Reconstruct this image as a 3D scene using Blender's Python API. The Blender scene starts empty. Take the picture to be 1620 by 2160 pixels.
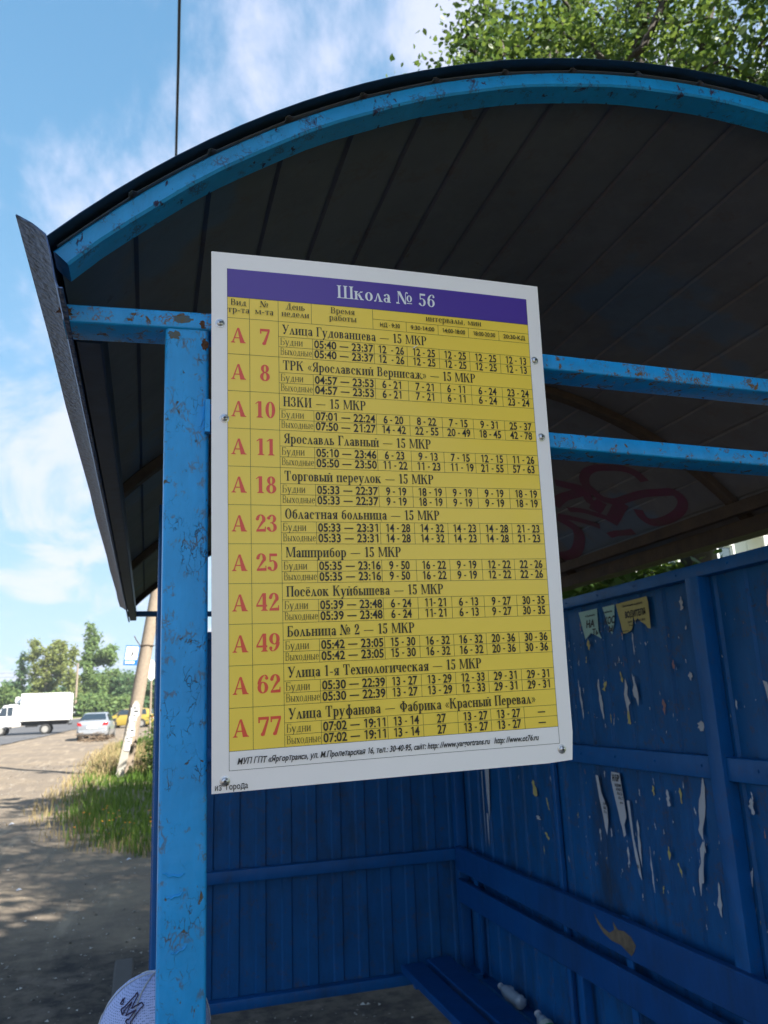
import bpy, bmesh, math, random
import numpy as np
from mathutils import Vector, Matrix

S = bpy.context.scene
COL = S.collection
R = math.radians
random.seed(7)

# ---------------------------------------------------------------- camera
cam = bpy.data.cameras.new('camera')
cam.sensor_fit = 'HORIZONTAL'; cam.sensor_width = 36.0; cam.lens = 36.0
cam.clip_start = .02; cam.clip_end = 3000
cam.dof.use_dof = True; cam.dof.focus_distance = 1.06; cam.dof.aperture_fstop = 14.0
co = bpy.data.objects.new('camera', cam); COL.objects.link(co)
_r = Vector((0.957422, -0.286179, -0.038007)); _u = Vector((-0.032752, -0.238475, 0.970596)); _f = Vector((0.286828, 0.928026, 0.237694))
m = Matrix((( _r.x, _u.x, -_f.x), (_r.y, _u.y, -_f.y), (_r.z, _u.z, -_f.z))).to_4x4()
m.translation = Vector((0, 0, 1.75))
co.matrix_world = m
S.camera = co

# ---------------------------------------------------------------- light
SUN_AZ = Vector((.60, -.80)); SUN_EL = R(38)
sun = bpy.data.lights.new('sun', 'SUN'); sun.energy = 4.0; sun.angle = R(.53); sun.color = (1, .95, .86)
so = bpy.data.objects.new('sun', sun); COL.objects.link(so)
sd = Vector((SUN_AZ.x*math.cos(SUN_EL), SUN_AZ.y*math.cos(SUN_EL), math.sin(SUN_EL)))
so.rotation_euler = sd.to_track_quat('Z', 'Y').to_euler(); so.location = sd*60

W = bpy.data.worlds.new('World'); S.world = W; W.use_nodes = True
nt = W.node_tree; nt.nodes.clear()
def N(nt, t, **k):
    n = nt.nodes.new(t)
    for a, v in k.items(): setattr(n, a, v)
    return n
def L(nt, a, b): nt.links.new(a, b)
out = N(nt, 'ShaderNodeOutputWorld'); bg = N(nt, 'ShaderNodeBackground'); bg.inputs[1].default_value = .15
sky = N(nt, 'ShaderNodeTexSky', sky_type='NISHITA', sun_disc=False, sun_elevation=SUN_EL,
        sun_rotation=math.atan2(SUN_AZ.x, SUN_AZ.y), altitude=100, air_density=1.0, dust_density=.6, ozone_density=2.0)
tc = N(nt, 'ShaderNodeTexCoord'); sep = N(nt, 'ShaderNodeSeparateXYZ'); L(nt, tc.outputs['Generated'], sep.inputs[0])
def MA(nt, op, a, b=None, c=None, clamp=False):
    n = N(nt, 'ShaderNodeMath', operation=op, use_clamp=clamp)
    for i, v in enumerate((a, b, c)):
        if v is None: continue
        if isinstance(v, (int, float)): n.inputs[i].default_value = v
        else: L(nt, v, n.inputs[i])
    return n.outputs[0]
# wispy high clouds on a flat layer: direction divided by its height
zz = MA(nt, 'ADD', MA(nt, 'MAXIMUM', sep.outputs[2], 0.0), .12)
px = MA(nt, 'DIVIDE', sep.outputs[0], zz); py = MA(nt, 'DIVIDE', sep.outputs[1], zz)
cb = N(nt, 'ShaderNodeCombineXYZ'); L(nt, px, cb.inputs[0]); L(nt, py, cb.inputs[1])
mp = N(nt, 'ShaderNodeMapping'); L(nt, cb.outputs[0], mp.inputs[0])
mp.inputs['Location'].default_value = (1.641, 0.992, 0); mp.inputs['Rotation'].default_value = (0, 0, R(20)); mp.inputs['Scale'].default_value = (2.2,1.0, 1)
n1 = N(nt, 'ShaderNodeTexNoise'); n1.inputs['Scale'].default_value = 1.0; n1.inputs['Detail'].default_value = 10; n1.inputs['Roughness'].default_value = .6; n1.inputs['Distortion'].default_value = .5
L(nt, mp.outputs[0], n1.inputs['Vector'])
n2 = N(nt, 'ShaderNodeTexNoise'); n2.inputs['Scale'].default_value = .45; n2.inputs['Detail'].default_value = 3
L(nt, mp.outputs[0], n2.inputs['Vector'])
cm = MA(nt, 'MULTIPLY', n1.outputs[0], MA(nt, 'ADD', n2.outputs[0], .5))
cr = N(nt, 'ShaderNodeMapRange', interpolation_type='SMOOTHSTEP'); L(nt, cm, cr.inputs[0])
cr.inputs[1].default_value = .44; cr.inputs[2].default_value = .62; cr.inputs[3].default_value = 0; cr.inputs[4].default_value = .8
hs = N(nt, 'ShaderNodeHueSaturation'); hs.inputs['Saturation'].default_value = 1.22; hs.inputs['Hue'].default_value = .492; L(nt, sky.outputs[0], hs.inputs['Color'])
vm = N(nt, 'ShaderNodeVectorMath', operation='MULTIPLY_ADD'); L(nt, hs.outputs[0], vm.inputs[0]); vm.inputs[1].default_value = (.78,.57,.43); vm.inputs[2].default_value = (1,1,1)
vd = N(nt, 'ShaderNodeVectorMath', operation='DIVIDE'); L(nt, hs.outputs[0], vd.inputs[0]); L(nt, vm.outputs[0], vd.inputs[1])
tint = N(nt, 'ShaderNodeMix', data_type='RGBA'); L(nt, cr.outputs[0], tint.inputs[0]); L(nt, vd.outputs[0], tint.inputs[6]); tint.inputs[7].default_value = (1.45, 1.5, 1.85, 1)
L(nt, tint.outputs[2], bg.inputs[0]); L(nt, bg.outputs[0], out.inputs[0])

S.view_settings.view_transform = 'Standard'; S.view_settings.look = 'None'; S.view_settings.gamma = 1
S.view_settings.use_curve_mapping = False; S.view_settings.exposure = 2.15

# ---------------------------------------------------------------- helpers
class MB:
    """collects faces; build() links them as one mesh object"""
    def __init__(s): s.v = []; s.f = []; s.m = []; s.mi = 0
    def add(s, vs, fs):
        n = len(s.v); s.v += [tuple(v) for v in vs]
        for f in fs: s.f.append(tuple(n+i for i in f)); s.m.append(s.mi)
    def box(s, x0, y0, z0, x1, y1, z1):
        s.add([(x0,y0,z0),(x1,y0,z0),(x1,y1,z0),(x0,y1,z0),(x0,y0,z1),(x1,y0,z1),(x1,y1,z1),(x0,y1,z1)],
              [(0,3,2,1),(4,5,6,7),(0,1,5,4),(1,2,6,5),(2,3,7,6),(3,0,4,7)])
    def loft(s, rings, caps=True, closed=True):
        k = len(rings[0]); n = len(rings); vs = [p for r in rings for p in r]; fs = []
        for i in range(n-1):
            for j in range(k if closed else k-1):
                a, b = i*k+j, i*k+(j+1) % k; fs.append((a, b, b+k, a+k))
        if caps: fs.append(tuple(range(k-1, -1, -1))); fs.append(tuple((n-1)*k+j for j in range(k)))
        s.add(vs, fs)
    def beam(s, p0, p1, w, h, up=(0,0,1), r=.004, caps=True):
        """rounded rectangular tube from p0 to p1; w across, h along up"""
        p0, p1 = Vector(p0), Vector(p1); d = (p1-p0).normalized(); u = Vector(up); sx = d.cross(u).normalized(); u = sx.cross(d)
        prof = []
        for cx, cy, a0 in ((w/2-r, h/2-r, 0), (-w/2+r, h/2-r, 90), (-w/2+r, -h/2+r, 180), (w/2-r, -h/2+r, 270)):
            for k in range(4):
                a = R(a0+30*k); prof.append((cx+r*math.cos(a), cy+r*math.sin(a)))
        s.loft([[p+sx*x+u*y for x, y in prof] for p in (p0, p1)], caps)
    def tube(s, pts, rad, n=8, caps=True):
        pts = [Vector(p) for p in pts]; rings = []
        rads = rad if isinstance(rad, (list, tuple)) else [rad]*len(pts)
        for i, p in enumerate(pts):
            d = (pts[min(i+1, len(pts)-1)]-pts[max(i-1, 0)]).normalized()
            a = Vector((0,0,1)) if abs(d.z) < .9 else Vector((1,0,0))
            x = d.cross(a).normalized(); y = d.cross(x)
            rings.append([p+(x*math.cos(2*math.pi*k/n)+y*math.sin(2*math.pi*k/n))*rads[i] for k in range(n)])
        s.loft(rings, caps)
    def disc(s, c, r, axis, n=12, t=.01):
        c = Vector(c); a = Vector(axis).normalized(); s.tube([c-a*t/2, c+a*t/2], r, n)
    def sphere(s, c, rx, ry, rz, nu=14, nv=8, v0=-90, v1=90):
        vs = []; fs = []
        for j in range(nv+1):
            b = R(v0+(v1-v0)*j/nv)
            for i in range(nu):
                a = 2*math.pi*i/nu; vs.append((c[0]+rx*math.cos(a)*math.cos(b), c[1]+ry*math.sin(a)*math.cos(b), c[2]+rz*math.sin(b)))
        for j in range(nv):
            for i in range(nu): fs.append((j*nu+i, j*nu+(i+1) % nu, (j+1)*nu+(i+1) % nu, (j+1)*nu+i))
        s.add(vs, fs)
    def build(s, name, mat, parent=None, smooth=False, **kw):
        me = bpy.data.meshes.new(name)
        off = Vector(parent.get('_b', (0,0,0))) if parent is not None else Vector((0,0,0))
        if parent is not None and '_b' in parent: vs = [(x-off.x, y-off.y, z-off.z) for x, y, z in s.v]
        else: vs = s.v
        me.from_pydata(vs, [], s.f)
        mats = mat if isinstance(mat, (list, tuple)) else [mat]
        for q in mats: me.materials.append(q)
        if len(mats) > 1: me.polygons.foreach_set('material_index', s.m)
        if smooth: me.shade_smooth() if hasattr(me, 'shade_smooth') else None
        o = link(name, me, parent)
        if smooth:
            try: me.set_sharp_from_angle(angle=R(smooth if smooth is not True else 40))
            except Exception: pass
        if parent is not None and '_b' in parent and parent.type == 'MESH': pass
        for a, v in kw.items(): o[a] = v
        return o
def link(name, me, parent=None):
    o = bpy.data.objects.new(name, me); COL.objects.link(o)
    if parent is not None: o.parent = parent
    return o
def thing(name, label, cat, base=(0,0,0), group=None, rz=0, world=True):
    """an Empty at the thing's base; world=True: its parts are given in world coordinates"""
    o = bpy.data.objects.new(name, None); COL.objects.link(o); o.location = base; o.rotation_euler = (0,0,rz)
    o.empty_display_size = .1
    o['label'] = label; o['category'] = cat
    if group: o['group'] = group
    if world and not rz: BASE[o.name] = Vector(base); o['_b'] = tuple(base)
    return o
BASE = {}
def tag(o, label, cat, group=None):
    o['label'] = label; o['category'] = cat
    if group: o['group'] = group
    return o
def struct(o): o['kind'] = 'structure'; return o
def stuff(o): o['kind'] = 'stuff'; return o
def sub(mb, name, mat, part, root, **k):
    """a sub-part: child of a part, given in world coordinates of the same thing"""
    o = mb.build(name, mat, root, **k); o.parent = part; return o
def fast_mesh(name, verts, faces_n, mat, parent=None, nper=4):
    """verts: (n*nper,3) array; every nper verts make one face"""
    me = bpy.data.meshes.new(name); n = len(verts)//nper
    if parent is not None and '_b' in parent: verts = verts-np.array(parent['_b'])[None, :]
    me.vertices.add(len(verts)); me.vertices.foreach_set('co', verts.astype(np.float32).ravel())
    me.loops.add(n*nper); me.loops.foreach_set('vertex_index', np.arange(n*nper, dtype=np.int32))
    me.polygons.add(n); me.polygons.foreach_set('loop_start', np.arange(0, n*nper, nper, dtype=np.int32))
    me.polygons.foreach_set('loop_total', np.full(n, nper, dtype=np.int32))
    me.update(); me.materials.append(mat)
    return link(name, me, parent)

# ---------------------------------------------------------------- materials
def mat(name, col, rough=.6, metal=0, spec=.5, noise=None, bump=None, trans=0, coat=0, coord='Object', emit=None):
    """noise=(scale, amount, colour2) mixes towards colour2; bump=(scale, strength)"""
    m = bpy.data.materials.new(name); m.use_nodes = True; nt = m.node_tree; b = nt.nodes['Principled BSDF']
    b.inputs['Base Color'].default_value = (*col, 1); b.inputs['Roughness'].default_value = rough; b.inputs['Metallic'].default_value = metal
    b.inputs['Specular IOR Level'].default_value = spec; b.inputs['Transmission Weight'].default_value = trans; b.inputs['Coat Weight'].default_value = coat
    tc = N(nt, 'ShaderNodeTexCoord')
    if noise:
        n = N(nt, 'ShaderNodeTexNoise'); n.inputs['Scale'].default_value = noise[0]; n.inputs['Detail'].default_value = 7; n.inputs['Roughness'].default_value = .62
        L(nt, tc.outputs[coord], n.inputs['Vector'])
        mr = N(nt, 'ShaderNodeMapRange'); L(nt, n.outputs[0], mr.inputs[0]); mr.inputs[1].default_value = .35; mr.inputs[2].default_value = .68; mr.inputs[4].default_value = noise[1]
        mx = N(nt, 'ShaderNodeMix', data_type='RGBA'); L(nt, mr.outputs[0], mx.inputs[0]); mx.inputs[6].default_value = (*col, 1); mx.inputs[7].default_value = (*noise[2], 1)
        L(nt, mx.outputs[2], b.inputs['Base Color'])
    if bump:
        n = N(nt, 'ShaderNodeTexNoise'); n.inputs['Scale'].default_value = bump[0]; n.inputs['Detail'].default_value = 5
        L(nt, tc.outputs[coord], n.inputs['Vector'])
        bp = N(nt, 'ShaderNodeBump'); bp.inputs['Strength'].default_value = bump[1]; bp.inputs['Distance'].default_value = .01; L(nt, n.outputs[0], bp.inputs['Height']); L(nt, bp.outputs[0], b.inputs['Normal'])
    return m

def paint(name, col, rust=.5, crack=.6, grime=.3, scale=1.0, rough=.42, rustcol=(.09,.055,.02), vert=True, bare=None, spec=.5):
    """old brushed enamel on steel: tone drift, fine cracks stained with rust, rust spots, brush and blister relief"""
    m = bpy.data.materials.new(name); m.use_nodes = True; nt = m.node_tree; b = nt.nodes['Principled BSDF']
    b.inputs['Specular IOR Level'].default_value = spec
    tc = N(nt, 'ShaderNodeTexCoord'); v = tc.outputs['Object']
    def noise(sc, det=6, ro=.6, sz=1.0, dist=0.0):
        mp = N(nt, 'ShaderNodeMapping'); L(nt, v, mp.inputs[0]); mp.inputs['Scale'].default_value = (1,1,sz)
        n = N(nt, 'ShaderNodeTexNoise'); n.inputs['Scale'].default_value = sc*scale; n.inputs['Detail'].default_value = det; n.inputs['Roughness'].default_value = ro; n.inputs['Distortion'].default_value = dist
        L(nt, mp.outputs[0], n.inputs['Vector']); return n.outputs[0]
    def rng(a, lo, hi, o0=0, o1=1):
        r = N(nt, 'ShaderNodeMapRange', interpolation_type='SMOOTHSTEP'); L(nt, a, r.inputs[0]); r.inputs[1].default_value = lo; r.inputs[2].default_value = hi; r.inputs[3].default_value = o0; r.inputs[4].default_value = o1; return r.outputs[0]
    def mix(f, a, c2):
        x = N(nt, 'ShaderNodeMix', data_type='RGBA'); L(nt, f, x.inputs[0])
        if isinstance(a, tuple): x.inputs[6].default_value = (*a, 1)
        else: L(nt, a, x.inputs[6])
        x.inputs[7].default_value = (*c2, 1); return x.outputs[2]
    c = mix(rng(noise(9, 4), .3, .7, 0, .5), col, tuple(q*.72 for q in col))
    c = mix(rng(noise(40, 6, .7, .25), .45, .75, 0, .35), c, tuple(min(1, q*1.3+.01) for q in col))
    mp = N(nt, 'ShaderNodeMapping'); L(nt, v, mp.inputs[0]); mp.inputs['Scale'].default_value = (1,1,.5 if vert else 1)
    nz = N(nt, 'ShaderNodeTexNoise'); nz.inputs['Scale'].default_value = 70*scale; nz.inputs['Detail'].default_value = 4; L(nt, mp.outputs[0], nz.inputs['Vector'])
    ad = N(nt, 'ShaderNodeMix', data_type='VECTOR'); ad.inputs[0].default_value = .020/scale; L(nt, mp.outputs[0], ad.inputs[4]); L(nt, nz.outputs['Color'], ad.inputs[5])
    vo = N(nt, 'ShaderNodeTexVoronoi', feature='DISTANCE_TO_EDGE'); vo.inputs['Scale'].default_value = 150*scale; L(nt, ad.outputs[1], vo.inputs['Vector'])
    area = MA(nt, 'MULTIPLY', rng(noise(14, 4), .46, .62), rng(noise(95, 3, .5, .5), .44, .6))
    ck = MA(nt, 'MULTIPLY', rng(vo.outputs[0], .0, .06, 1, 0), area)
    ck = MA(nt, 'MULTIPLY', ck, crack)
    c = mix(ck, c, tuple(q*.35 for q in rustcol))
    halo = MA(nt, 'MULTIPLY', rng(vo.outputs[0], .0, .22, 1, 0), rng(noise(38, 4), .54, .64)); halo = MA(nt, 'MULTIPLY', halo, rust)
    c = mix(halo, c, rustcol)
    spot = rng(noise(52, 5, .62, .8, .5), .72-.14*rust, .76-.12*rust)
    c = mix(MA(nt, 'MULTIPLY', spot, min(1, rust*1.6)), c, rustcol)
    if bare: c = mix(rng(noise(3.2, 5, .6), .56, .6, 0, bare[1]), c, bare[0])
    if grime:
        c = mix(rng(noise(5, 8, .75, .30), .46, .8, 0, grime), c, (.016,.024,.030))
        c = mix(rng(noise(22, 6, .7, .06), .55, .8, 0, grime*.7), c, (.02,.03,.035))
        c = mix(rng(noise(3.5, 7, .7, .5), .55, .75, 0, grime*.35), c, (.02,.11,.24))
    L(nt, c, b.inputs['Base Color'])
    L(nt, rng(spot, 0, 1, rough, .85), b.inputs['Roughness'])
    hgt = MA(nt, 'ADD', MA(nt, 'MULTIPLY', noise(120, 4, .6, .3), .25), MA(nt, 'MULTIPLY', ck, -.5))
    hgt = MA(nt, 'ADD', hgt, MA(nt, 'MULTIPLY', noise(22, 3), .8)); hgt = MA(nt, 'ADD', hgt, MA(nt, 'MULTIPLY', noise(6, 2), 3.0)); hgt = MA(nt, 'ADD', hgt, MA(nt, 'MULTIPLY', spot, -.4))
    bp = N(nt, 'ShaderNodeBump'); bp.inputs['Strength'].default_value = .55; bp.inputs['Distance'].default_value = .003; L(nt, hgt, bp.inputs['Height']); L(nt, bp.outputs[0], b.inputs['Normal'])
    return m

def leafmat(name, c1, c2, tr=.4, rough=.45):
    m = bpy.data.materials.new(name); m.use_nodes = True; nt = m.node_tree; nt.nodes.clear()
    o = N(nt, 'ShaderNodeOutputMaterial'); g = N(nt, 'ShaderNodeNewGeometry'); rp = N(nt, 'ShaderNodeMix', data_type='RGBA')
    L(nt, g.outputs['Random Per Island'], rp.inputs[0]); rp.inputs[6].default_value = (*c1, 1); rp.inputs[7].default_value = (*c2, 1)
    d = N(nt, 'ShaderNodeBsdfPrincipled'); d.inputs['Roughness'].default_value = rough; d.inputs['Specular IOR Level'].default_value = .3; L(nt, rp.outputs[2], d.inputs['Base Color'])
    hs = N(nt, 'ShaderNodeHueSaturation'); hs.inputs['Hue'].default_value = .47; hs.inputs['Value'].default_value = 1.7; L(nt, rp.outputs[2], hs.inputs['Color'])
    t = N(nt, 'ShaderNodeBsdfTranslucent'); L(nt, hs.outputs[0], t.inputs[0])
    mx = N(nt, 'ShaderNodeMixShader'); mx.inputs[0].default_value = tr; L(nt, d.outputs[0], mx.inputs[1]); L(nt, t.outputs[0], mx.inputs[2]); L(nt, mx.outputs[0], o.inputs[0])
    return m

M = {}
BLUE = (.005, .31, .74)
M['post'] = paint('blue_enamel_rusty', BLUE, .6, .85, .10, rustcol=(.10,.07,.02))
M['tie'] = paint('blue_enamel_rust_spots', BLUE, .95, .5, .1, scale=1.1, rustcol=(.13,.075,.03), vert=False)
M['arch'] = paint('blue_enamel_chipped', BLUE, .75, .4, .15, rustcol=(.035,.03,.09), vert=False)
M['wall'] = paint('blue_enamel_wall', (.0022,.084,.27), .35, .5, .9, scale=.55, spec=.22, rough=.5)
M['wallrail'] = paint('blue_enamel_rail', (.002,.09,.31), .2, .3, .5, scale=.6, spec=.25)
M['dirt_edge'] = mat('grimy_edge', (.02,.03,.045), .8)
M['roof'] = paint('grey_primer_soffit', (.13,.13,.145), .3, .05, .3, scale=.35, rough=.7, rustcol=(.12,.07,.04), bare=((.02,.14,.30), .3))
M['ruststeel'] = mat('brown_rusted_steel', (.07,.045,.03), .8, noise=(14, .8, (.03,.02,.018)), bump=(60,.4))
M['cover'] = mat('roof_cover_sheet', (.025,.055,.11), .5, .4, noise=(30,.6,(.01,.02,.03)))
M['galv'] = mat('weathered_zinc', (.10,.165,.33), .5, .55, noise=(130,.95,(.035,.045,.08)), bump=(120,.5))
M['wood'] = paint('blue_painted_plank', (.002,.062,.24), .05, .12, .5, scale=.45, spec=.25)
M['bare'] = mat('bare_grey_wood', (.16,.13,.09), .9, noise=(40,.8,(.06,.05,.04)))
M['paper'] = mat('white_paper', (.42,.46,.54), .8, noise=(50,.4,(.36,.38,.42)))
M['paper_y'] = mat('yellow_paper', (.42,.38,.15), .8, noise=(40,.4,(.34,.3,.12)))
M['paper_g'] = mat('pale_teal_paper', (.32,.52,.5), .8, noise=(40,.3,(.25,.42,.42)))
M['paper_p'] = mat('pink_paper', (.26,.15,.16), .8)
M['ink'] = mat('black_ink', (.012,.012,.014), .6)
M['graffiti'] = mat('magenta_spray', (.12,.026,.068), .7, noise=(16,.85,(.09,.05,.065)))
M['conc'] = mat('old_concrete', (.25,.20,.15), .9, noise=(18,.7,(.16,.125,.095)), bump=(50,.5))
M['asphalt'] = mat('asphalt', (.07,.07,.075), .85, noise=(.5,.6,(.1,.098,.095)), bump=(90,.4))
M['white'] = mat('white_vehicle_paint', (.8,.8,.8), .3, coat=.5)
M['silver'] = mat('silver_vehicle_paint', (.30,.32,.35), .3, .3, coat=.6)
M['yellow'] = mat('yellow_vehicle_paint', (.30,.22,.035), .3, coat=.5)
M['rubber'] = mat('tyre_rubber', (.02,.02,.02), .8)
M['dark'] = mat('dark_plastic', (.02,.02,.022), .6)
M['rim'] = mat('dusty_rim', (.3,.29,.27), .5, .4)
M['glass'] = mat('vehicle_glass', (.02,.03,.04), .05, spec=.8)
M['red'] = mat('red_lamp', (.35,.01,.012), .2)
M['steel'] = mat('zinc_screw', (.55,.56,.6), .28, .95)
M['bark'] = mat('bark', (.06,.048,.038), .9, noise=(14,.7,(.03,.025,.02)), bump=(40,.6))
M['bark_pale'] = mat('pale_bark', (.2,.18,.15), .9, noise=(8,.7,(.08,.07,.06)))
M['leaf'] = leafmat('fresh_leaf', (.032,.075,.014), (.085,.145,.025), .42)
M['leaf_d'] = leafmat('dark_leaf', (.05,.095,.02), (.09,.13,.03), .5)
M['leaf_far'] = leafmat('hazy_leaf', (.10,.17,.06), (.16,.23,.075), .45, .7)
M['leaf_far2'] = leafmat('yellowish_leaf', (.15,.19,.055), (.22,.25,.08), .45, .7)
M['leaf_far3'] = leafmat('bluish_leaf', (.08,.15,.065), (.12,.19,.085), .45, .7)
M['grass'] = leafmat('green_grass', (.06,.135,.018), (.12,.19,.03), .4, .6)
M['straw'] = leafmat('dry_grass', (.26,.2,.09), (.38,.31,.16), .3, .8)
M['cap'] = None
# ---------------------------------------------------------------- lettering
def serif_glyph(ch, B):
    """polygons (em 1000, cap height 700) of one serif letter; B is the stem width; returns (polys, advance)"""
    P = []; t = max(24, B*.30)
    def poly(*p): P.append(list(p))
    def rect(x0, y0, x1, y1): poly((x0,y0),(x1,y0),(x1,y1),(x0,y1))
    def arc(cx, cy, rx, ry, a0=0, a1=360, W=None, tt=None):
        W = B if W is None else W; tt = t if tt is None else tt
        n = max(4, int(abs(a1-a0)/15)); L = []
        for i in range(n+1):
            a = math.radians(a0+(a1-a0)*i/n); c, s = math.cos(a), math.sin(a)
            L.append(((cx+rx*c, cy+ry*s), (cx+max(rx-W,4)*c, cy+max(ry-tt,4)*s)))
        for (a, b), (c2, d) in zip(L, L[1:]): poly(a, c2, d, b)
    def dot(x, y, r=None):
        r = r or B*.52
        poly(*[(x+r*math.cos(i*math.pi/5), y+r*math.sin(i*math.pi/5)) for i in range(10)])
    def diag(x0, y0, x1, y1, w): poly((x0,y0),(x0+w,y0),(x1+w,y1),(x1,y1))
    ov = B*.42+10
    def sf(x0, x1, y, up=1):
        y1 = y+t*.8*up
        poly((x0-ov,y),(x1+ov,y),(x1+ov*.9,y1),(x0-ov*.9,y1))
        poly((x0-ov*.5,y1),(x1+ov*.5,y1),(x1,y1+t*up),(x0,y1+t*up))
    def V(x, y0, y1, w=None, b=1, s=1):
        w = w or B; rect(x, y0, x+w, y1)
        if b: sf(x, x+w, y0, 1)
        if s: sf(x, x+w, y1, -1)
    up = ch.isupper(); h = 700 if up else 470; k = 1.28 if up else 1.0; c = ch.lower(); X = lambda v: v*k
    if ch == ' ': return P, 270
    if ch == '—': rect(60, 230, 900, 230+t*1.1); return P, 960
    if ch == '-': rect(40, 190, 290, 250); return P, 330
    if ch in '«»':
        for o in (40, 190):
            pts = [(130,420),(0,250),(130,80)] if ch == '«' else [(0,420),(130,250),(0,80)]
            pts = [(x+o, y) for x, y in pts]
            for a, b in zip(pts, pts[1:]): diag(a[0], a[1], b[0], b[1], t*1.5)
        return P, 400
    if ch == ',': dot(110, 45); poly((110,30),(165,30),(90,-130),(70,-120)); return P, 230
    if ch == '№':
        rect(80,0,80+t,690); sf(80,80+t,0); poly((40,700),(80+B*1.1,700),(470+B*.5,0),(470-B*.4,0)); rect(480,60,480+t,560)
        arc(560,560,80,140,60,180,t,t); dot(590,640,42); dot(20,40,50)
        arc(700,330,150,190,W=B*.75); rect(560,40,850,40+t*1.2); return P, 900
    if ch == '0': arc(235,350,200,358); return P, 470
    if ch == '1': V(150,0,700,s=0); poly((40,600),(150,700),(150,640),(50,570)); return P, 400
    if ch == '2':
        arc(225,505,190,203,-35,165,B,t); dot(95,520,B*.5)
        poly((258,440),(368,400),(120,90),(40,20)); poly((40,0),(400,0),(400,120),(60,95)); rect(385,0,425,210); return P, 450
    if ch == '3':
        arc(210,530,165,175,-90,150,B*.9); arc(205,180,195,188,-155,90); dot(80,560,B*.5); dot(70,130,B*.5); rect(140,345,230,345+t); return P, 450
    if ch == '4': V(265,0,700,s=0); poly((265,700),(265,600),(75,235),(20,235)); rect(20,165,440,240); return P, 470
    if ch == '5':
        rect(90,590,390,700); rect(85,360,85+t*1.3,700); arc(205,210,200,222,-160,125); dot(70,110,B*.5); return P, 450
    if ch in '69':
        n0 = len(P); arc(240,215,205,225); arc(330,330,295,375,100,178,B,t); arc(320,560,120,145,10,100,B*.6,t); dot(390,570,B*.48)
        if ch == '9': P[:] = [[(480-x, 700-y) for x, y in q] for q in P]
        return P, 480
    if ch == '7': rect(50,590,440,700); rect(40,480,40+t*1.4,700); poly((360,600),(440,600),(270,0),(130,0)); dot(200,50,70); return P, 450
    if ch == '8': arc(235,530,165,178,W=B*.9); arc(235,185,200,195); return P, 470
    if ch == 'А':
        poly((300,700),(330+B*.3,700),(560+B*.4,0),(560-B*.9,0)); poly((300,700),(330,640),(115,0),(115-t*1.2,0)); rect(190,210,470,210+t)
        sf(90,130,0); sf(500,590,0); return P, 690
    if ch == 'Б': V(60,0,700,s=0); rect(60,700-t,470,700); rect(440,560,470,700); arc(250,195,235,198,-90,90); rect(100,393-t,250,393); return P, 520
    if ch == 'Р': V(60,0,700); arc(270,510,220,190,-90,90); rect(100,700-t,270,700); rect(100,320,270,320+t); return P, 520
    if ch == 'У': poly((30,700),(60+B,700),(330+B*.4,230),(300-B*.3,230)); poly((520,700),(560,700),(270,60),(200,60)); dot(180,60,B*.6); sf(60,60+B,700,-1); sf(520,550,700,-1); return P, 600
    if ch == 'Ф': V(330,0,700); arc(330+B/2,360,310,225); return P, 730
    if c == 'а':
        arc(185,125,155,132,W=B*.85); V(255,0,330,b=0,s=0); rect(255,0,300+B,t); arc(225,335,130+B*.1,140,0,140,B,t); dot(105,380,B*.45); return P, 430
    if c == 'б': arc(235,225,200,232); arc(330,380,295,260,110,178,B*.8,t); poly((180,560),(230,640),(420,640),(440,720),(400,600)); return P, 470
    if c in 'вьы':
        V(X(50),0,h)
        if c == 'в': arc(X(210),h*.75,X(150),h*.25,-90,90,B*.9); rect(X(50),h-t,X(210),h)
        arc(X(215),h*.28,X(180),h*.285,-90,90); rect(X(50),h*.565-t,X(215),h*.565); rect(X(50),0,X(215),t)
        if c == 'ы': V(X(470),0,h); return P, X(640)
        return P, X(440)
    if c == 'г': V(X(50),0,h); rect(X(50),h-t,X(360),h); poly((X(345),h*.7),(X(370),h*.7),(X(365),h),(X(300),h)); return P, X(390)
    if c == 'д':
        V(X(330),0,h,b=0); poly((X(250),h),(X(340),h),(X(340),h-t),(X(290),h-t)); poly((X(265),h),(X(265)+t,h),(X(120)+t,t),(X(100),t)); rect(X(20),0,X(500),t*1.2)
        rect(X(20),-130,X(20)+t,0); rect(X(500)-t,-130,X(500),0); return P, X(530)
    if c in 'её':
        arc(220,h/2,190,h/2+8,0,318); rect(60,h*.52,400,h*.52+t)
        if c == 'ё': dot(140,h+110,45); dot(300,h+110,45)
        return P, 430
    if c == 'ж':
        V(X(280),0,h)
        poly((X(60),h),(X(60)+t*1.4,h),(X(290),h*.5),(X(260),h*.45)); poly((X(590),h),(X(590)+t*1.4,h),(X(330)+B,h*.45),(X(300)+B,h*.5))
        poly((X(20),0),(X(20)+B,0),(X(290),h*.55),(X(220),h*.5)); poly((X(600),0),(X(600)+B,0),(X(340)+B,h*.55),(X(290)+B,h*.5))
        for q in (20,600): sf(X(q),X(q)+B,0)
        return P, X(700)
    if c == 'з': arc(X(180),h*.75,X(140),h*.26,-90,150,B*.9); arc(X(180),h*.27,X(165),h*.28,-155,90); dot(X(70),h*.78,B*.45); dot(X(60),h*.2,B*.45); return P, X(390)
    if c in 'ий':
        V(X(50),0,h); V(X(340),0,h); poly((X(50)+B,60),(X(50)+B,120),(X(340),h-60),(X(340),h-120))
        if c == 'й': arc(X(245),h+160,90,80,190,350,t*1.6,t*1.8)
        return P, X(340)+B+60
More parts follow.
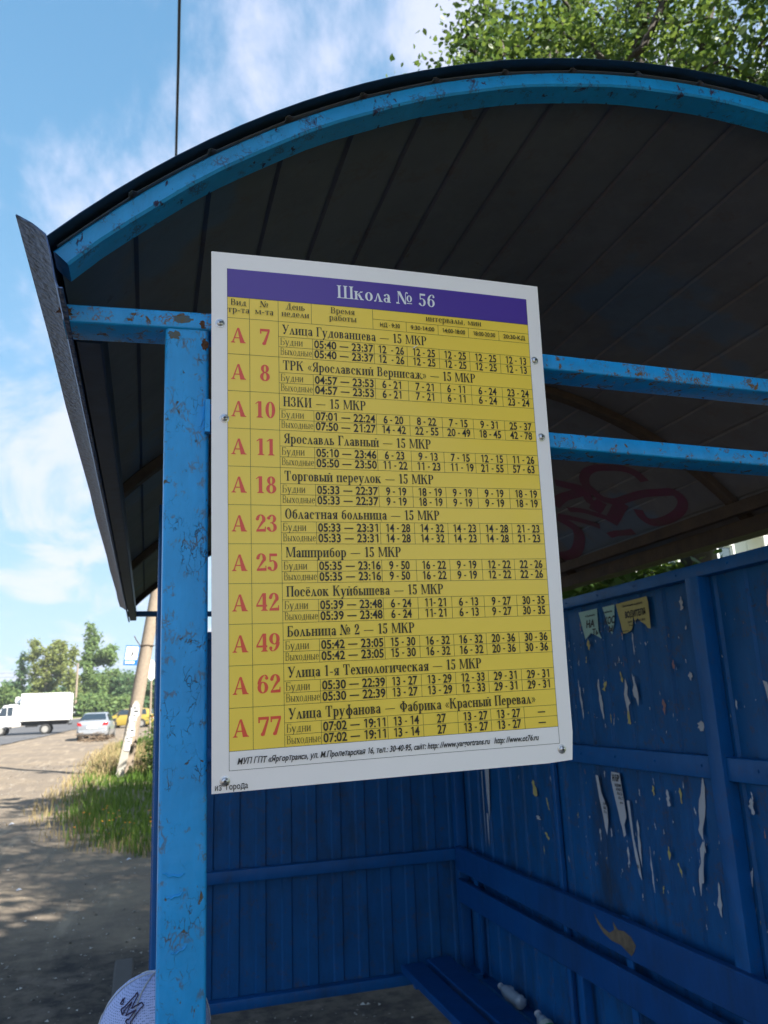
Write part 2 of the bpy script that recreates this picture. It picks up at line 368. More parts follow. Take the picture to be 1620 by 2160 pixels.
    if c == 'к':
        V(X(50),0,h); poly((X(110),h*.42),(X(110),h*.5),(X(380),h),(X(380)+t*1.6,h)); poly((X(200),h*.55),(X(200)+B*.9,h*.68),(X(400)+B*.6,0),(X(400)-B*.4,0))
        sf(X(380),X(380)+t,h,-1); sf(X(400)-B*.3,X(400)+B*.5,0); return P, X(400)+B+20
    if c == 'л':
        poly((X(210),h),(X(240)+B*.3,h),(X(420)+B*.2,0),(X(420)-B*.9,0)); poly((X(210),h),(X(235),h*.85),(X(90)+t,0),(X(70),0)); dot(X(60),25,B*.35); sf(X(420)-B*.8,X(420)+B*.2,0); return P, X(490)
    if c == 'м':
        V(X(70),0,h,w=t*1.3); V(X(520),0,h); poly((X(60),h),(X(60)+B*1.1,h),(X(310)+B*.2,40),(X(310)-B*.4,40)); poly((X(310)-10,40),(X(310)+t,40),(X(540),h),(X(500),h)); return P, X(520)+B+60
    if c == 'н': V(X(50),0,h); V(X(340),0,h); rect(X(50),h*.48,X(340),h*.48+t*1.1); return P, X(340)+B+60
    if c == 'о': arc(X(230),h/2,X(205),h/2+10,W=B); return P, X(460)
    if c == 'п': V(X(50),0,h); V(X(340),0,h); rect(X(50),h-t,X(340),h); return P, X(340)+B+60
    if c == 'р': V(60,-210,h); arc(260,h/2,200,h/2+8,-140,140); return P, 490
    if c == 'с': arc(X(225),h/2,X(195),h/2+8,48,315); dot(X(350),h*.76,B*.5); return P, X(430)
    if c == 'т': V(X(190),0,h,s=0); rect(X(30),h-t,X(380)+B*.6,h); poly((X(25),h*.68),(X(50),h*.68),(X(90),h),(X(30),h)); poly((X(380)+B*.4,h*.68),(X(405)+B*.4,h*.68),(X(380)+B*.6,h),(X(340)+B*.4,h)); return P, X(430)+B*.5
    if c == 'у': poly((30,h),(50+B,h),(250+B*.4,0),(230-B*.4,0)); poly((400,h),(440,h),(180,-180),(120,-180)); dot(110,-170,B*.5); sf(50,50+B,h,-1); sf(400,430,h,-1); return P, 470
    if c == 'ф': V(290,-210,700); arc(290+B/2,h/2,270,h/2+8); return P, 640
    if c == 'х': poly((X(20),h),(X(50)+B,h),(X(380)+B*.4,0),(X(350)-B*.6,0)); poly((X(370),h),(X(370)+t*1.5,h),(X(70)+t,0),(X(50),0)); sf(X(40),X(40)+B,h,-1); sf(X(370),X(390),h,-1); sf(X(360)-B*.4,X(360)+B*.4,0); sf(X(50),X(75),0); return P, X(460)
    if c == 'ц': V(X(50),0,h); V(X(340),0,h,b=0); rect(X(50),0,X(340)+B+50,t); rect(X(340)+B+20,-130,X(340)+B+50,0); return P, X(340)+B+80
    if c == 'ч': V(X(320),0,h); V(X(50),h*.55,h,b=0); arc(X(230),h*.62,X(180),h*.28,180,270); rect(X(200),h*.34,X(330),h*.34+t); return P, X(320)+B+60
    if c == 'ш': V(X(50),0,h); V(X(300),0,h); V(X(550),0,h); rect(X(50),0,X(560),t); return P, X(550)+B+60
    if c == 'я': V(X(290),0,h); arc(X(240),h*.72,X(190),h*.28,90,270,B*.9); rect(X(230),h-t,X(300),h); rect(X(230),h*.44,X(300),h*.44+t); poly((X(40),0),(X(40)+B*1.1,0),(X(240)+B*.4,h*.46),(X(200),h*.46)); return P, X(290)+B+60
    rect(50,0,400,h); return P, 450
# ---------------------------------------------------------------- ground
def hgt(Y):
    a = max(0, Y-5)*.005; t = min(1, max(0, (Y-60)/50)); return min(a, 1.2)+(3*t*t-2*t**3)*.85
def bumpy(x, y):
    return .02*math.sin(x*1.3+.7*math.sin(y*.6))*math.sin(y*.9+x*.3)+.012*math.sin(x*3.1+y*2.2)
def gz(x, y): return hgt(y)+(bumpy(x, y) if 0 < y < 50 else 0)-(.0 if y > 6 else 0)
def axis(lo, hi):
    v = [0.0]; s = .5
    while v[-1] < hi: v.append(v[-1]+s); s = .5 if v[-1] < 50 else s*1.25
    w = [0.0]; s = .5
    while w[-1] > lo: w.append(w[-1]-s); s = .5 if w[-1] > -14 else s*1.3
    return sorted(set(w+v))
gx = [x for x in axis(-900, 900)]; gy = axis(-400, 1500)
g = MB(); g.v = [(x, y, gz(x, y)) for y in gy for x in gx]; nx = len(gx)
for j in range(len(gy)-1):
    for i in range(nx-1): g.f.append((j*nx+i, j*nx+i+1, (j+1)*nx+i+1, (j+1)*nx+i)); g.m.append(0)
def ground_mat():
    m = bpy.data.materials.new('dusty_earth'); m.use_nodes = True; nt = m.node_tree; b = nt.nodes['Principled BSDF']; b.inputs['Roughness'].default_value = .95; b.inputs['Specular IOR Level'].default_value = .15
    tc = N(nt, 'ShaderNodeTexCoord')
    def noise(sc, det, ro, scale=(1,1,1), rot=0):
        mp = N(nt, 'ShaderNodeMapping'); L(nt, tc.outputs['Object'], mp.inputs[0]); mp.inputs['Scale'].default_value = scale; mp.inputs['Rotation'].default_value = (0,0,rot)
        n = N(nt, 'ShaderNodeTexNoise'); n.inputs['Scale'].default_value = sc; n.inputs['Detail'].default_value = det; n.inputs['Roughness'].default_value = ro; L(nt, mp.outputs[0], n.inputs['Vector']); return n.outputs[0]
    def rng(a, lo, hi, o1=1): 
        r = N(nt, 'ShaderNodeMapRange', interpolation_type='SMOOTHSTEP'); L(nt, a, r.inputs[0]); r.inputs[1].default_value = lo; r.inputs[2].default_value = hi; r.inputs[4].default_value = o1; return r.outputs[0]
    def mix(f, a, c):
        x = N(nt, 'ShaderNodeMix', data_type='RGBA'); L(nt, f, x.inputs[0])
        if isinstance(a, tuple): x.inputs[6].default_value = (*a, 1)
        else: L(nt, a, x.inputs[6])
        if isinstance(c, tuple): x.inputs[7].default_value = (*c, 1)
        else: L(nt, c, x.inputs[7])
        return x.outputs[2]
    c = mix(rng(noise(.5, 6, .6), .35, .65), (.225,.18,.13), (.17,.14,.11))
    c = mix(rng(noise(5, 8, .7), .45, .75, .7), c, (.12,.1,.085))
    c = mix(rng(noise(1.2, 5, .6, (3.2,.35,1), R(-12)), .52, .68, .6), c, (.33,.27,.2))
    c = mix(rng(noise(60, 4, .7), .58, .75, .6), c, (.09,.08,.07))
    # worn asphalt apron by the shelter, painted darker for tree shade, breaking up into dust further out
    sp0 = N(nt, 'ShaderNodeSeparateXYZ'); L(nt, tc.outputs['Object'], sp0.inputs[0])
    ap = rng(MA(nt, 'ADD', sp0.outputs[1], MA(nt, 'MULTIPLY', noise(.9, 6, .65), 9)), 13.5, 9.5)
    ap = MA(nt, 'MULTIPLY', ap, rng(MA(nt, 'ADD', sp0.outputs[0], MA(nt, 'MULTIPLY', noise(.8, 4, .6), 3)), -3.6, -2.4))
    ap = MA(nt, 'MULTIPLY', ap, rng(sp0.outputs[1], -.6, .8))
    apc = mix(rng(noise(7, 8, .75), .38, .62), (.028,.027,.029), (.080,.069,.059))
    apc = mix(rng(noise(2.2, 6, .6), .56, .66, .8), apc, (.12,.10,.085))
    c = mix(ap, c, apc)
    # grass-covered land away from the road and behind the shelter
    sp = N(nt, 'ShaderNodeSeparateXYZ'); L(nt, tc.outputs['Object'], sp.inputs[0])
    far = rng(MA(nt, 'ADD', sp.outputs[1], MA(nt, 'MULTIPLY', noise(.3,3,.5), 8)), 86, 92)
    right = rng(MA(nt, 'ADD', sp.outputs[0], MA(nt, 'MULTIPLY', noise(1.1,4,.5), 1.6)), .9, 1.6)
    beyond = rng(sp.outputs[1], 9.5, 11)
    behind = rng(sp.outputs[0], 2.6, 3.4)
    rg = MA(nt, 'MAXIMUM', MA(nt, 'MULTIPLY', right, beyond), behind)
    lft = rng(MA(nt, 'MULTIPLY', sp.outputs[0], -1), 19, 21)
    gm = MA(nt, 'MAXIMUM', MA(nt, 'MAXIMUM', far, rg), lft)
    gcol = mix(rng(noise(.8, 6, .7), .4, .65), (.08,.12,.025), (.17,.17,.06))
    c = mix(gm, c, gcol)
    L(nt, c, b.inputs['Base Color'])
    h = MA(nt, 'ADD', MA(nt, 'MULTIPLY', noise(14, 8, .7), 1), MA(nt, 'MULTIPLY', noise(90, 4, .6), .3))
    bp = N(nt, 'ShaderNodeBump'); bp.inputs['Strength'].default_value = .7; bp.inputs['Distance'].default_value = .03; L(nt, h, bp.inputs['Height']); L(nt, bp.outputs[0], b.inputs['Normal'])
    return m
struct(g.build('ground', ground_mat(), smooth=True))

# road: a curved band of asphalt from the left foreground to the far right
near = [(-9.2,-60),(-8.9,0),(-8.2,25),(-7.4,42),(-6.9,50),(-6.35,57.5),(-5.7,67),(-3.4,76),(1.2,85),(10,93),(30,101),(80,108)]
farr = [(-17.5,-60),(-17.3,0),(-16.9,25),(-16,45),(-14.6,58),(-12.6,70),(-10.6,80),(-8,90),(-1,100),(10,107),(30,114),(80,120)]
rd = MB(); pts = []
for (a, b) in zip(near, farr): pts.append((a, b))
def dens(P, k=6):
    o = []
    for p, q in zip(P, P[1:]):
        for i in range(k): o.append((p[0]+(q[0]-p[0])*i/k, p[1]+(q[1]-p[1])*i/k))
    return o+[P[-1]]
na, fa = dens(near), dens(farr); KX = 10
rv = []
for (x0, y0), (x1, y1) in zip(na, fa):
    for k in range(KX+1):
        x = x0+(x1-x0)*k/KX+(random.uniform(-.12,.12) if k == 0 else 0); y = y0+(y1-y0)*k/KX; rv.append((x, y, hgt(y)+.04))
rd.v = rv
for j in range(len(na)-1):
    for i in range(KX): a = j*(KX+1)+i; rd.f.append((a, a+KX+1, a+KX+2, a+1)); rd.m.append(0)
struct(rd.build('road', M['asphalt'], smooth=True))
# sandy shoulder of the far side
sh = MB(); sv = []
for (x1, y1), (x0, y0) in zip(fa, na):
    d = Vector((x1-x0, y1-y0)).normalized()
    for k in (-.1, 2.2): x, y = x1+d.x*k, y1+d.y*k; sv.append((x, y, hgt(y)+.03))
sh.v = sv
for j in range(len(fa)-1): a = j*2; sh.f.append((a, a+2, a+3, a+1)); sh.m.append(0)
struct(sh.build('road_shoulder', mat('sandy_shoulder', (.34,.28,.2), .95, noise=(3,.6,(.24,.2,.15))), smooth=True))
# white edge line on the asphalt
# concrete kerb stones sunk in the earth beside the shelter
for i, (x0, y0, x1, y1, top, lab) in enumerate(((-.16,4.9,-.03,6.35,.012,'narrow sunken concrete kerb stone beside the rusty shelter post'),)):
    k = MB(); k.loft([[(x0+.01,y,-.1),(x1-.01,y,-.1),(x1,y,gz(0,y)+top-.012),(x1-.012,y,gz(0,y)+top),(x0+.012,y,gz(0,y)+top),(x0,y,gz(0,y)+top-.012)] for y in (y0,(y0+y1)/2,y1)])
    tag(k.build('kerb_stone', mat('grey_kerb_concrete', (.055,.053,.054), .9, noise=(20,.7,(.045,.043,.045)), bump=(60,.5))), lab, 'kerb stone')
# small litter, pebbles and leaf bits scattered over the dirt
lv = []; rr = np.random.RandomState(3)
for i in range(4200):
    y = 4+rr.rand()**1.5*26; x = -3.9+rr.rand()*4.2 if y > 5 else -.9+rr.rand()*2.4
    s = (.004+.012*rr.rand()**3)*(1+.03*y); a = rr.rand()*6.3; z = gz(x, y)+.004
    c, sn = math.cos(a)*s, math.sin(a)*s
    lv += [(x+c,y+sn,z),(x-sn*.7,y+c*.7,z+s*.6),(x-c,y-sn,z),(x+sn*.7,y-c*.7,z+s*.3)]
stuff(tag(fast_mesh('litter', np.array(lv), None, leafmat('litter_bits', (.07,.06,.05), (.5,.48,.44), .05, .9)), 'small pebbles, butts and leaf bits scattered over the dirt', 'litter'))
for i, (x, y) in enumerate(((.45,3.1),(.75,2.75),(-2.0,14.2),(-.15,10.3),(-1.2,9.3))):
    pc = MB(); z = gz(x,y)+.005; s = .012+.0022*y
    pc.add([(x-s,y-s*.5,z),(x+s*.2,y-s,z+s*.3),(x+s,y+s*.4,z+.004),(x-s*.1,y+s*.9,z+s*.5),(x,y,z+s*.7)], [(0,1,4),(1,2,4),(2,3,4),(3,0,4)])
    tag(pc.build('paper_scrap', M['paper']), ('crumpled white paper scrap on the earth under the end wall','tiny white scrap on the earth nearest the camera, under the end wall','white paper scrap on the dirt at the left frame edge','white scrap at the foot of the grass beside the shelter post','small white scrap on the shaded dirt, middle left')[i], 'litter', 'paper scraps on the ground')

# ---------------------------------------------------------------- shelter
CX, CZ, RA = .955, 1.467, 1.441          # centre and lower radius of the arches (camera at 1.75 m)
CZ = 1.317
shelter = thing('bus_shelter', 'blue rusty metal bus shelter with an arched roof and profiled sheet walls', 'bus shelter', (.95, 2.7, 0))
def onarc(x, r=RA): return CZ+math.sqrt(max(0, r*r-(x-CX)**2))
A0 = math.asin((-.125-CX)/RA); A1 = math.asin((2.03-CX)/RA)
def arcpt(a, r, y): return (CX+r*math.sin(a), y, CZ+r*math.cos(a))
def arch(y0, y1, r0, r1, mt, wob=0):
    rings = []
    n = 48; e = .003; S0 = math.asin((-.111-CX)/RA)
    for i in range(n+1):
        a = S0+(A1-S0)*i/n; d = wob*math.sin(i*1.7)
        rings.append([arcpt(a, r, y) for r, y in ((r0+d+e,y0),(r0+d,y0+e),(r0+d,y1-e),(r0+d+e,y1),(r1-e,y1),(r1,y1-e),(r1,y0+e),(r1-e,y0))])
    b = MB(); b.loft(rings); return b.build('arch', mt, shelter, smooth=30)
arch(.918, .962, RA, RA+.025, M['arch'], .0007)
arch(2.13, 2.17, RA-.002, RA+.0255, M['ruststeel'])
arch(3.33, 3.37, RA-.002, RA+.0255, M['ruststeel'])
arch(4.52, 4.56, RA-.002, RA+.0255, M['ruststeel'])
# profiled roof sheets: each pan with its two webs
per = .1235/RA; rp = RA+.0262; B0 = math.asin((-.138-CX)/(rp+.011)); na_ = int((A1-B0)/per); per = (A1-B0)/na_
Y0, Y1 = .9165, 4.6
for i in range(na_):
    a = B0+per*i; lap = .0006 if i % 2 else 0
    sec = [(a+per*.000, rp+.0055), (a+per*.02, rp+.0055), (a+per*.055, rp+lap), (a+per*.5, rp-.0006+lap), (a+per*.945, rp+lap), (a+per*.98, rp+.0055), (a+per*1.0, rp+.0055)]
    if i == 0: sec = sec[2:]
    b = MB(); rings = []
    for y in (Y0+random.uniform(-.0015,.0005), 2.2, 3.4, Y1):
        rings.append([arcpt(t, r, y) for t, r in sec]+[arcpt(t, r+.0007, y) for t, r in reversed(sec)])
    b.loft(rings); b.build('roof_panel', M['roof'], shelter, smooth=20)
b = MB(); rings = []
for i in range(49):
    a = B0+(A1-B0+.012)*i/48; rings.append([arcpt(a, rp+.0068, .899), arcpt(a, rp+.0068, 4.61), arcpt(a, rp+.0080, 4.61), arcpt(a, rp+.0080, .899)])
b.loft(rings); b.build('roof_cover', M['cover'], shelter, smooth=30)
for x in (-.085, .09, .35, .62, .9, 1.2, 1.5):       # rivet heads on the cover edge
    b = MB(); b.sphere((x, .93, onarc(x, rp+.0080)), .006, .006, .004, 8, 4, 0, 90); b.build('rivet', M['cover'], shelter, smooth=True)
# left eave: galvanised flashing folded in a V, purlin tube behind it
b = MB(); rings = []
for j in range(13):
    t = j/12; y = .882+(4.61-.882)*t; w = .0015*math.sin(j*2.1)
    sec = [(-.168+w,2.322),(-.150,2.313),(-.1345,2.301),(-.127,2.274),(-.1215,2.2455+w*.5),(-.117,2.2335),(-.112,2.2337)]
    rings.append([(x,y,z) for x, z in sec]+[(x+.0012,y,z+.0015) for x, z in reversed(sec)])
b.loft(rings); b.build('eave_flashing', M['galv'], shelter, smooth=25)
b = MB(); b.beam((-.092,1.03,2.262),(-.092,4.56,2.262), .036, .05); b.build('purlin', M['cover'], shelter)
b = MB(); b.beam((2.0,.93,2.287),(2.0,4.58,2.287), .05, .06); b.build('purlin', M['ruststeel'], shelter)
b = MB(); b.beam((1.93,.93,2.345),(1.93,4.58,2.345), .03, .045); b.build('purlin', M['ruststeel'], shelter)
b = MB(); rings = [[(1.955,y,2.256),(2.06,y,2.262),(2.075,y,2.32),(2.0735,y,2.32),(2.0585,y,2.2635),(1.955,y,2.2575)] for y in (.9,2.4,4.6)]
b.loft(rings); b.build('eave_flashing', M['ruststeel'], shelter)
# front posts: near one leans a little, like the whole front frame
def post(x0, x1, y0, z0, z1, dx, dy, mt, dep=.058):
    b = MB(); r = .005; prof = []
    w = x1-x0
    for cx, cy, a0 in ((w-r, dep-r, 0), (r, dep-r, 90), (r, r, 180), (w-r, r, 270)):
        for k in range(5): a = R(a0+22.5*k); prof.append((cx+r*math.cos(a), cy+r*math.sin(a)))
    rings = []
    for k in range(5):
        z = z0+(z1-z0)*k/4; rings.append([(x0+px_+dx*(z1-z), y0+py_+dy*(z1-z), z) for px_, py_ in prof])
    b.loft(rings); return b.build('post', mt, shelter, smooth=30)
pst = post(.0070, .0635, .970, -.05, 2.2415, .0165, .066, M['post'])
post(.0140, .0700, 2.15, -.05, 2.30, .012, .01, M['wallrail'])
post(.0290, .0850, 4.35, -.05, 2.2415, .012, .0, M['wallrail'])
post(1.700, 1.756, .990, -.05, 2.30, 0, 0, M['wallrail'])
# flaking paint blisters near the foot of the near post
for (x, z, s, a) in ((.036,1.562,.013,8),(.038,1.538,.010,-12),(.052,1.40,.016,22),(.045,1.478,.009,-25),(.05,1.36,.02,16)):
    b = MB(); y = .970+.066*(2.2415-z); P = []
    for k in range(9):
        t = math.pi*k/8; P.append((x-s*math.cos(t)*(1+.1*math.sin(k*2.6)), y+.0004-.0012*math.sin(t), z-s*.35*math.sin(t)+s*math.cos(t)*math.sin(R(a))+.0012*math.sin(k*3.7)))
    b.tube(P, [.0002+.0011*math.sin(math.pi*(k+.5)/9.5) for k in range(9)], 6); o = b.build('paint_flake', M['post'], shelter, smooth=True); o.parent = pst
# tie beams across the near frame (the rain-side rust shows on their faces)
def tie(p, y0, dep=.054, hh=.0255, mt=M['tie'], name='tie_beam'):
    b = MB(); rings = []; r = .0035
    for x, zt, y in p:
        prof = []
        for cy, cz, a0 in ((dep-r, -r, 0), (r, -r, 90), (r, -hh+r, 180), (dep-r, -hh+r, 270)):
            for k in range(4): a = R(a0+30*k); prof.append((x, y+cy+r*math.cos(a), zt+cz+r*math.sin(a)))
        rings.append(prof)
    b.loft(rings); return b.build(name, mt, shelter, smooth=30)
tie([(-.119,2.2600,.968),(.0645,2.2675,.967),(.566,2.2586,.968),(.99,2.2546,.968),(1.70,2.252,.97),(2.02,2.252,.97)], .968)
tie([(.066,2.1408,.976),(.57,2.1345,.977),(.97,2.1272,.978),(1.70,2.115,.98)], .978)
tie([(-.119,2.268,4.36),(1.0,2.262,4.36),(2.0,2.262,4.36)], 4.36, mt=M['wallrail'])
# rust eaten through the paint where post, tie and flashing meet
def rust_patch(cx, cz, w, h, y, mt, seed):
    rr_ = random.Random(seed); P = []
    for k in range(22):
        a = 2*math.pi*k/22; q = rr_.uniform(.55,1.1); P.append((cx+w*math.cos(a)*q, y(cz+h*math.sin(a)*q), cz+h*math.sin(a)*q))
    b = MB(); b.add(P+[(cx, y(cz), cz)], [(k, (k+1) % 22, 22) for k in range(22)]); return b.build('rust_patch', mt, shelter)
M['rust'] = mat('flaky_rust', (.16,.07,.03), .9, noise=(160,.9,(.05,.025,.015)), bump=(220,.9)); M['rust2'] = mat('rust_stain', (.13,.10,.05), .8, noise=(120,.9,(.04,.12,.2)))
for q in ((.030,2.254,.018,.006,2,'rust2'),(.044,2.252,.016,.0065,1,'rust'),(.056,2.249,.008,.006,4,'rust'),(-.118,2.249,.012,.008,7,'rust')):
    rust_patch(q[0], q[1], q[2], q[3], lambda z, q=q: .9672-.0004*q[4]/10, M[q[5]], q[4])
for q in ((.018,2.231,.009,.007,5,'rust2'),(.058,2.222,.005,.010,6,'rust')):
    o = rust_patch(q[0]+.0, q[1], q[2], q[3], lambda z: .9696+.066*(2.2415-z), M[q[5]], q[4]); o.parent = pst
# weld plate where the second tie meets the post
b = MB(); b.box(.060,.968,2.098,.0662,.99,2.143); b.build('weld_plate', M['post'], shelter)
# profiled wall sheets (trapezoid ribs)
def rib_profile(n, per=.136, d=.009):
    o = []
    for i in range(n): s = i*per; o += [(s,0),(s+.074,0),(s+.081,d),(s+.127,d),(s+.1335,0)]
    return o+[(n*per+.03,0)]
def wall_sheet(kind, start, n, z0, z1, off=0.0):
    pr = rib_profile(n); b = MB(); rings = []
    for z in (z0, (z0+z1)/2, z1):
        row = []
        for s, d in pr:
            wv = .0012*math.sin(s*9+z*3)
            if kind == 'rear': row.append((1.746+off-d+wv, start+s, z))
            else: row.append((start+s, 4.362+off-d+wv, z))
        back = [((x+.0008, y, z_) if kind == 'rear' else (x, y+.0008, z_)) for x, y, z_ in reversed(row)]
        rings.append(row+back)
    b.loft(rings); return b.build('wall_sheet', M['wall'], shelter, smooth=15)
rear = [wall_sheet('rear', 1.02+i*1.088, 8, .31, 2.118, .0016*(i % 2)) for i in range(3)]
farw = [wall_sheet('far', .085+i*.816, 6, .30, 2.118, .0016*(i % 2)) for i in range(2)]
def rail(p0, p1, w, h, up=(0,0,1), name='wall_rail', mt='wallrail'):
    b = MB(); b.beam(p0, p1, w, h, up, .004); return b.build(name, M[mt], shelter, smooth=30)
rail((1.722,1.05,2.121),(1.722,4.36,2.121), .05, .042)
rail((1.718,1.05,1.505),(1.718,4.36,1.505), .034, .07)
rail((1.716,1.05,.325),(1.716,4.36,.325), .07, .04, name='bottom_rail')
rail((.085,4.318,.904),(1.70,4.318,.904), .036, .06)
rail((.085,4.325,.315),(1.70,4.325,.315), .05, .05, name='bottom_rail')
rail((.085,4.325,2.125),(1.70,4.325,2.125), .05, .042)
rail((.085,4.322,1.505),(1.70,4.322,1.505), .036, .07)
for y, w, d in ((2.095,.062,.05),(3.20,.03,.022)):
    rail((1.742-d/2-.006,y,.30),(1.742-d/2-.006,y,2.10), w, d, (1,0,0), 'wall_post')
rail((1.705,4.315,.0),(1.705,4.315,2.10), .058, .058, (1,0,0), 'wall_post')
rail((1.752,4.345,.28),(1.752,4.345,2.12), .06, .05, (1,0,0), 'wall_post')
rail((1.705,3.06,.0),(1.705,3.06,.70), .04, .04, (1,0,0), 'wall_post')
for k in range(13):                                      # fixings through the sheets into the rails
    for zf, xf in ((1.508,1.7008),(2.121,1.6968)):
        y = 1.2+k*.245
        b = MB(); b.disc((xf,y,zf), .0065, (1,0,0), 10, .001); b.disc((xf-.0015,y,zf), .0042, (1,0,0), 6, .004); b.build('rivet', M['wallrail'], shelter)
# torn paper remnants glued to the rear wall
rw = random.Random(11)
def scrap(poly, mt, sheet, y_of=None, name='paper_remnant', x=1.7352):
    b = MB(); n = len(poly)
    ctr = (sum(p[0] for p in poly)/n, sum(p[1] for p in poly)/n)
    b.add([(x+rw.uniform(-.0008,.0), y, z) for y, z in poly]+[(x-.0006, ctr[0], ctr[1])], [(i, (i+1) % n, n) for i in range(n)])
    o = b.build(name, mt, shelter); o.parent = sheet; return o
def sheet_at(y): return rear[min(2, max(0, int((y-1.02)/1.088)))]
def torn(y, z, w, h, mt, lean=0):
    w *= .72
    n = 15; P = []
    for i in range(n):
        a = 2*math.pi*i/n; k = rw.choice((rw.uniform(.25,.6), rw.uniform(.8,1.25))); P.append((y+w/2*math.cos(a)*k+lean*math.sin(a)*h/2, z+h/2*math.sin(a)*rw.uniform(.6,1.15)))
    scrap(P, mt, sheet_at(y))
# shapes read off the wall: (y, z, width, height, paper, lean)
for t in ((2.83,1.94,.035,.05,'paper_y',0),(2.44,2.0,.0,.0,'paper',0),(2.52,1.92,.018,.1,'paper',.0),(2.22,2.03,.03,.05,'paper',0),(2.62,1.80,.02,.05,'paper_y',.2),
          (2.78,1.72,.03,.17,'paper',.1),(2.74,1.77,.05,.045,'paper_y',-.5),(2.60,1.72,.045,.14,'paper',.0),(2.54,1.75,.04,.12,'paper',.1),(2.60,1.65,.05,.06,'paper_y',0),
          (2.93,1.72,.02,.17,'paper',.1),(2.22,1.79,.03,.03,'paper',0),(2.30,1.83,.02,.04,'paper_p',0),(2.38,1.69,.03,.06,'paper_p',0),(2.20,1.63,.045,.035,'paper',0),
          (1.88,1.70,.05,.2,'paper',.15),(1.79,1.72,.06,.19,'paper',-.15),(1.83,1.98,.03,.1,'paper_p',0),(2.88,2.02,.015,.04,'paper_p',0),
          (2.62,1.52,.02,.02,'paper',0),(2.25,1.36,.05,.2,'paper',-.25),(2.28,1.20,.04,.2,'paper',-.25),(2.17,1.28,.02,.13,'paper',-.1),(2.14,1.18,.02,.12,'paper',-.35),
          (2.02,1.40,.04,.05,'paper',0),(2.22,1.10,.035,.1,'paper',-.1),(2.08,1.06,.02,.12,'paper',-.3),(2.06,1.2,.02,.06,'paper',-.2),
          (2.62,1.22,.025,.18,'paper',0),(2.56,1.12,.02,.16,'paper',0),(2.5,1.4,.03,.04,'paper_y',0),(2.42,1.38,.03,.06,'paper',0),(2.35,1.40,.025,.06,'paper_y',0),
          (2.45,1.2,.02,.05,'paper_y',0),(2.4,1.16,.02,.05,'paper_y',.3),(2.7,1.15,.02,.08,'paper',0),(2.88,1.2,.02,.05,'paper',0),(2.8,1.22,.015,.04,'paper',0)):
    if t[2]: torn(t[0], t[1], t[2], t[3], M[t[4]], t[5])
for k in range(230):                                     # crumbs of torn notices
    band = rw.random() < .6; y = rw.gauss(2.55, .42) if rw.random() < .75 else rw.uniform(1.4,3.6)
    z = rw.uniform(1.6,2.0) if band else rw.uniform(1.0,1.44)
    if y < 1.1 or y > 4.2: continue
    s = .003+.009*rw.random()**2
    torn(y, z, s, s*rw.uniform(.8,4), M[rw.choice(['paper','paper','paper','paper','paper','paper_y','paper_p'])], rw.uniform(-.2,.2))
# long drips of glue and paper low near the corner
for (y, z0, z1, w) in ((4.02,1.36,.95,.01),(3.95,1.39,1.12,.055),(3.98,1.15,.98,.02)):
    P = [(y-w/2,z0),(y+w/2,z0),(y+w*.4,(z0+z1)/2),(y+w*.1,z1),(y-w*.2,(z0*.3+z1*.7))]; scrap(P, M['paper'], rear[2])
for (y, z, w, h, l) in ((3.42,1.32,.06,.08,.3),(3.40,1.2,.06,.02,.5),(3.33,1.13,.05,.03,.9),(3.3,1.27,.02,.07,.3)):
    torn(y, z, w, h, M['paper_y' if l != .5 else 'paper'], l)
# graffiti sprayed on the underside of the roof sheets
def spray(pts, w):
    b = MB(); P = []
    for (x, y) in pts:
        P.append((math.asin((x-CX)/rp), y))
    Q = []
    for i in range(len(P)-1):                             # Catmull-Rom through the points
        p0, p1, p2, p3 = P[max(i-1,0)], P[i], P[i+1], P[min(i+2,len(P)-1)]
        for k in range(5):
            t = k/5; Q.append(tuple(.5*((2*p1[j])+(-p0[j]+p2[j])*t+(2*p0[j]-5*p1[j]+4*p2[j]-p3[j])*t*t+(-p0[j]+3*p1[j]-3*p2[j]+p3[j])*t**3) for j in (0,1)))
    Q.append(P[-1]); rows = []
    for i, (a, y) in enumerate(Q):
        a2, y2 = Q[min(i+1,len(Q)-1)]; a1, y1 = Q[max(i-1,0)]; d = Vector(((a2-a1)*RA, y2-y1)).normalized(); n = Vector((-d.y, d.x))*w/2
        spray.k += 1; e = .0009+.000004*spray.k
        rows.append([arcpt(a+n.x/RA*s, rp-e, y+n.y*s) for s in (-1,-.33,.33,1)])
    b.loft(rows, caps=False, closed=False); b.build('graffiti', M['graffiti'], shelter)
spray.k = 0
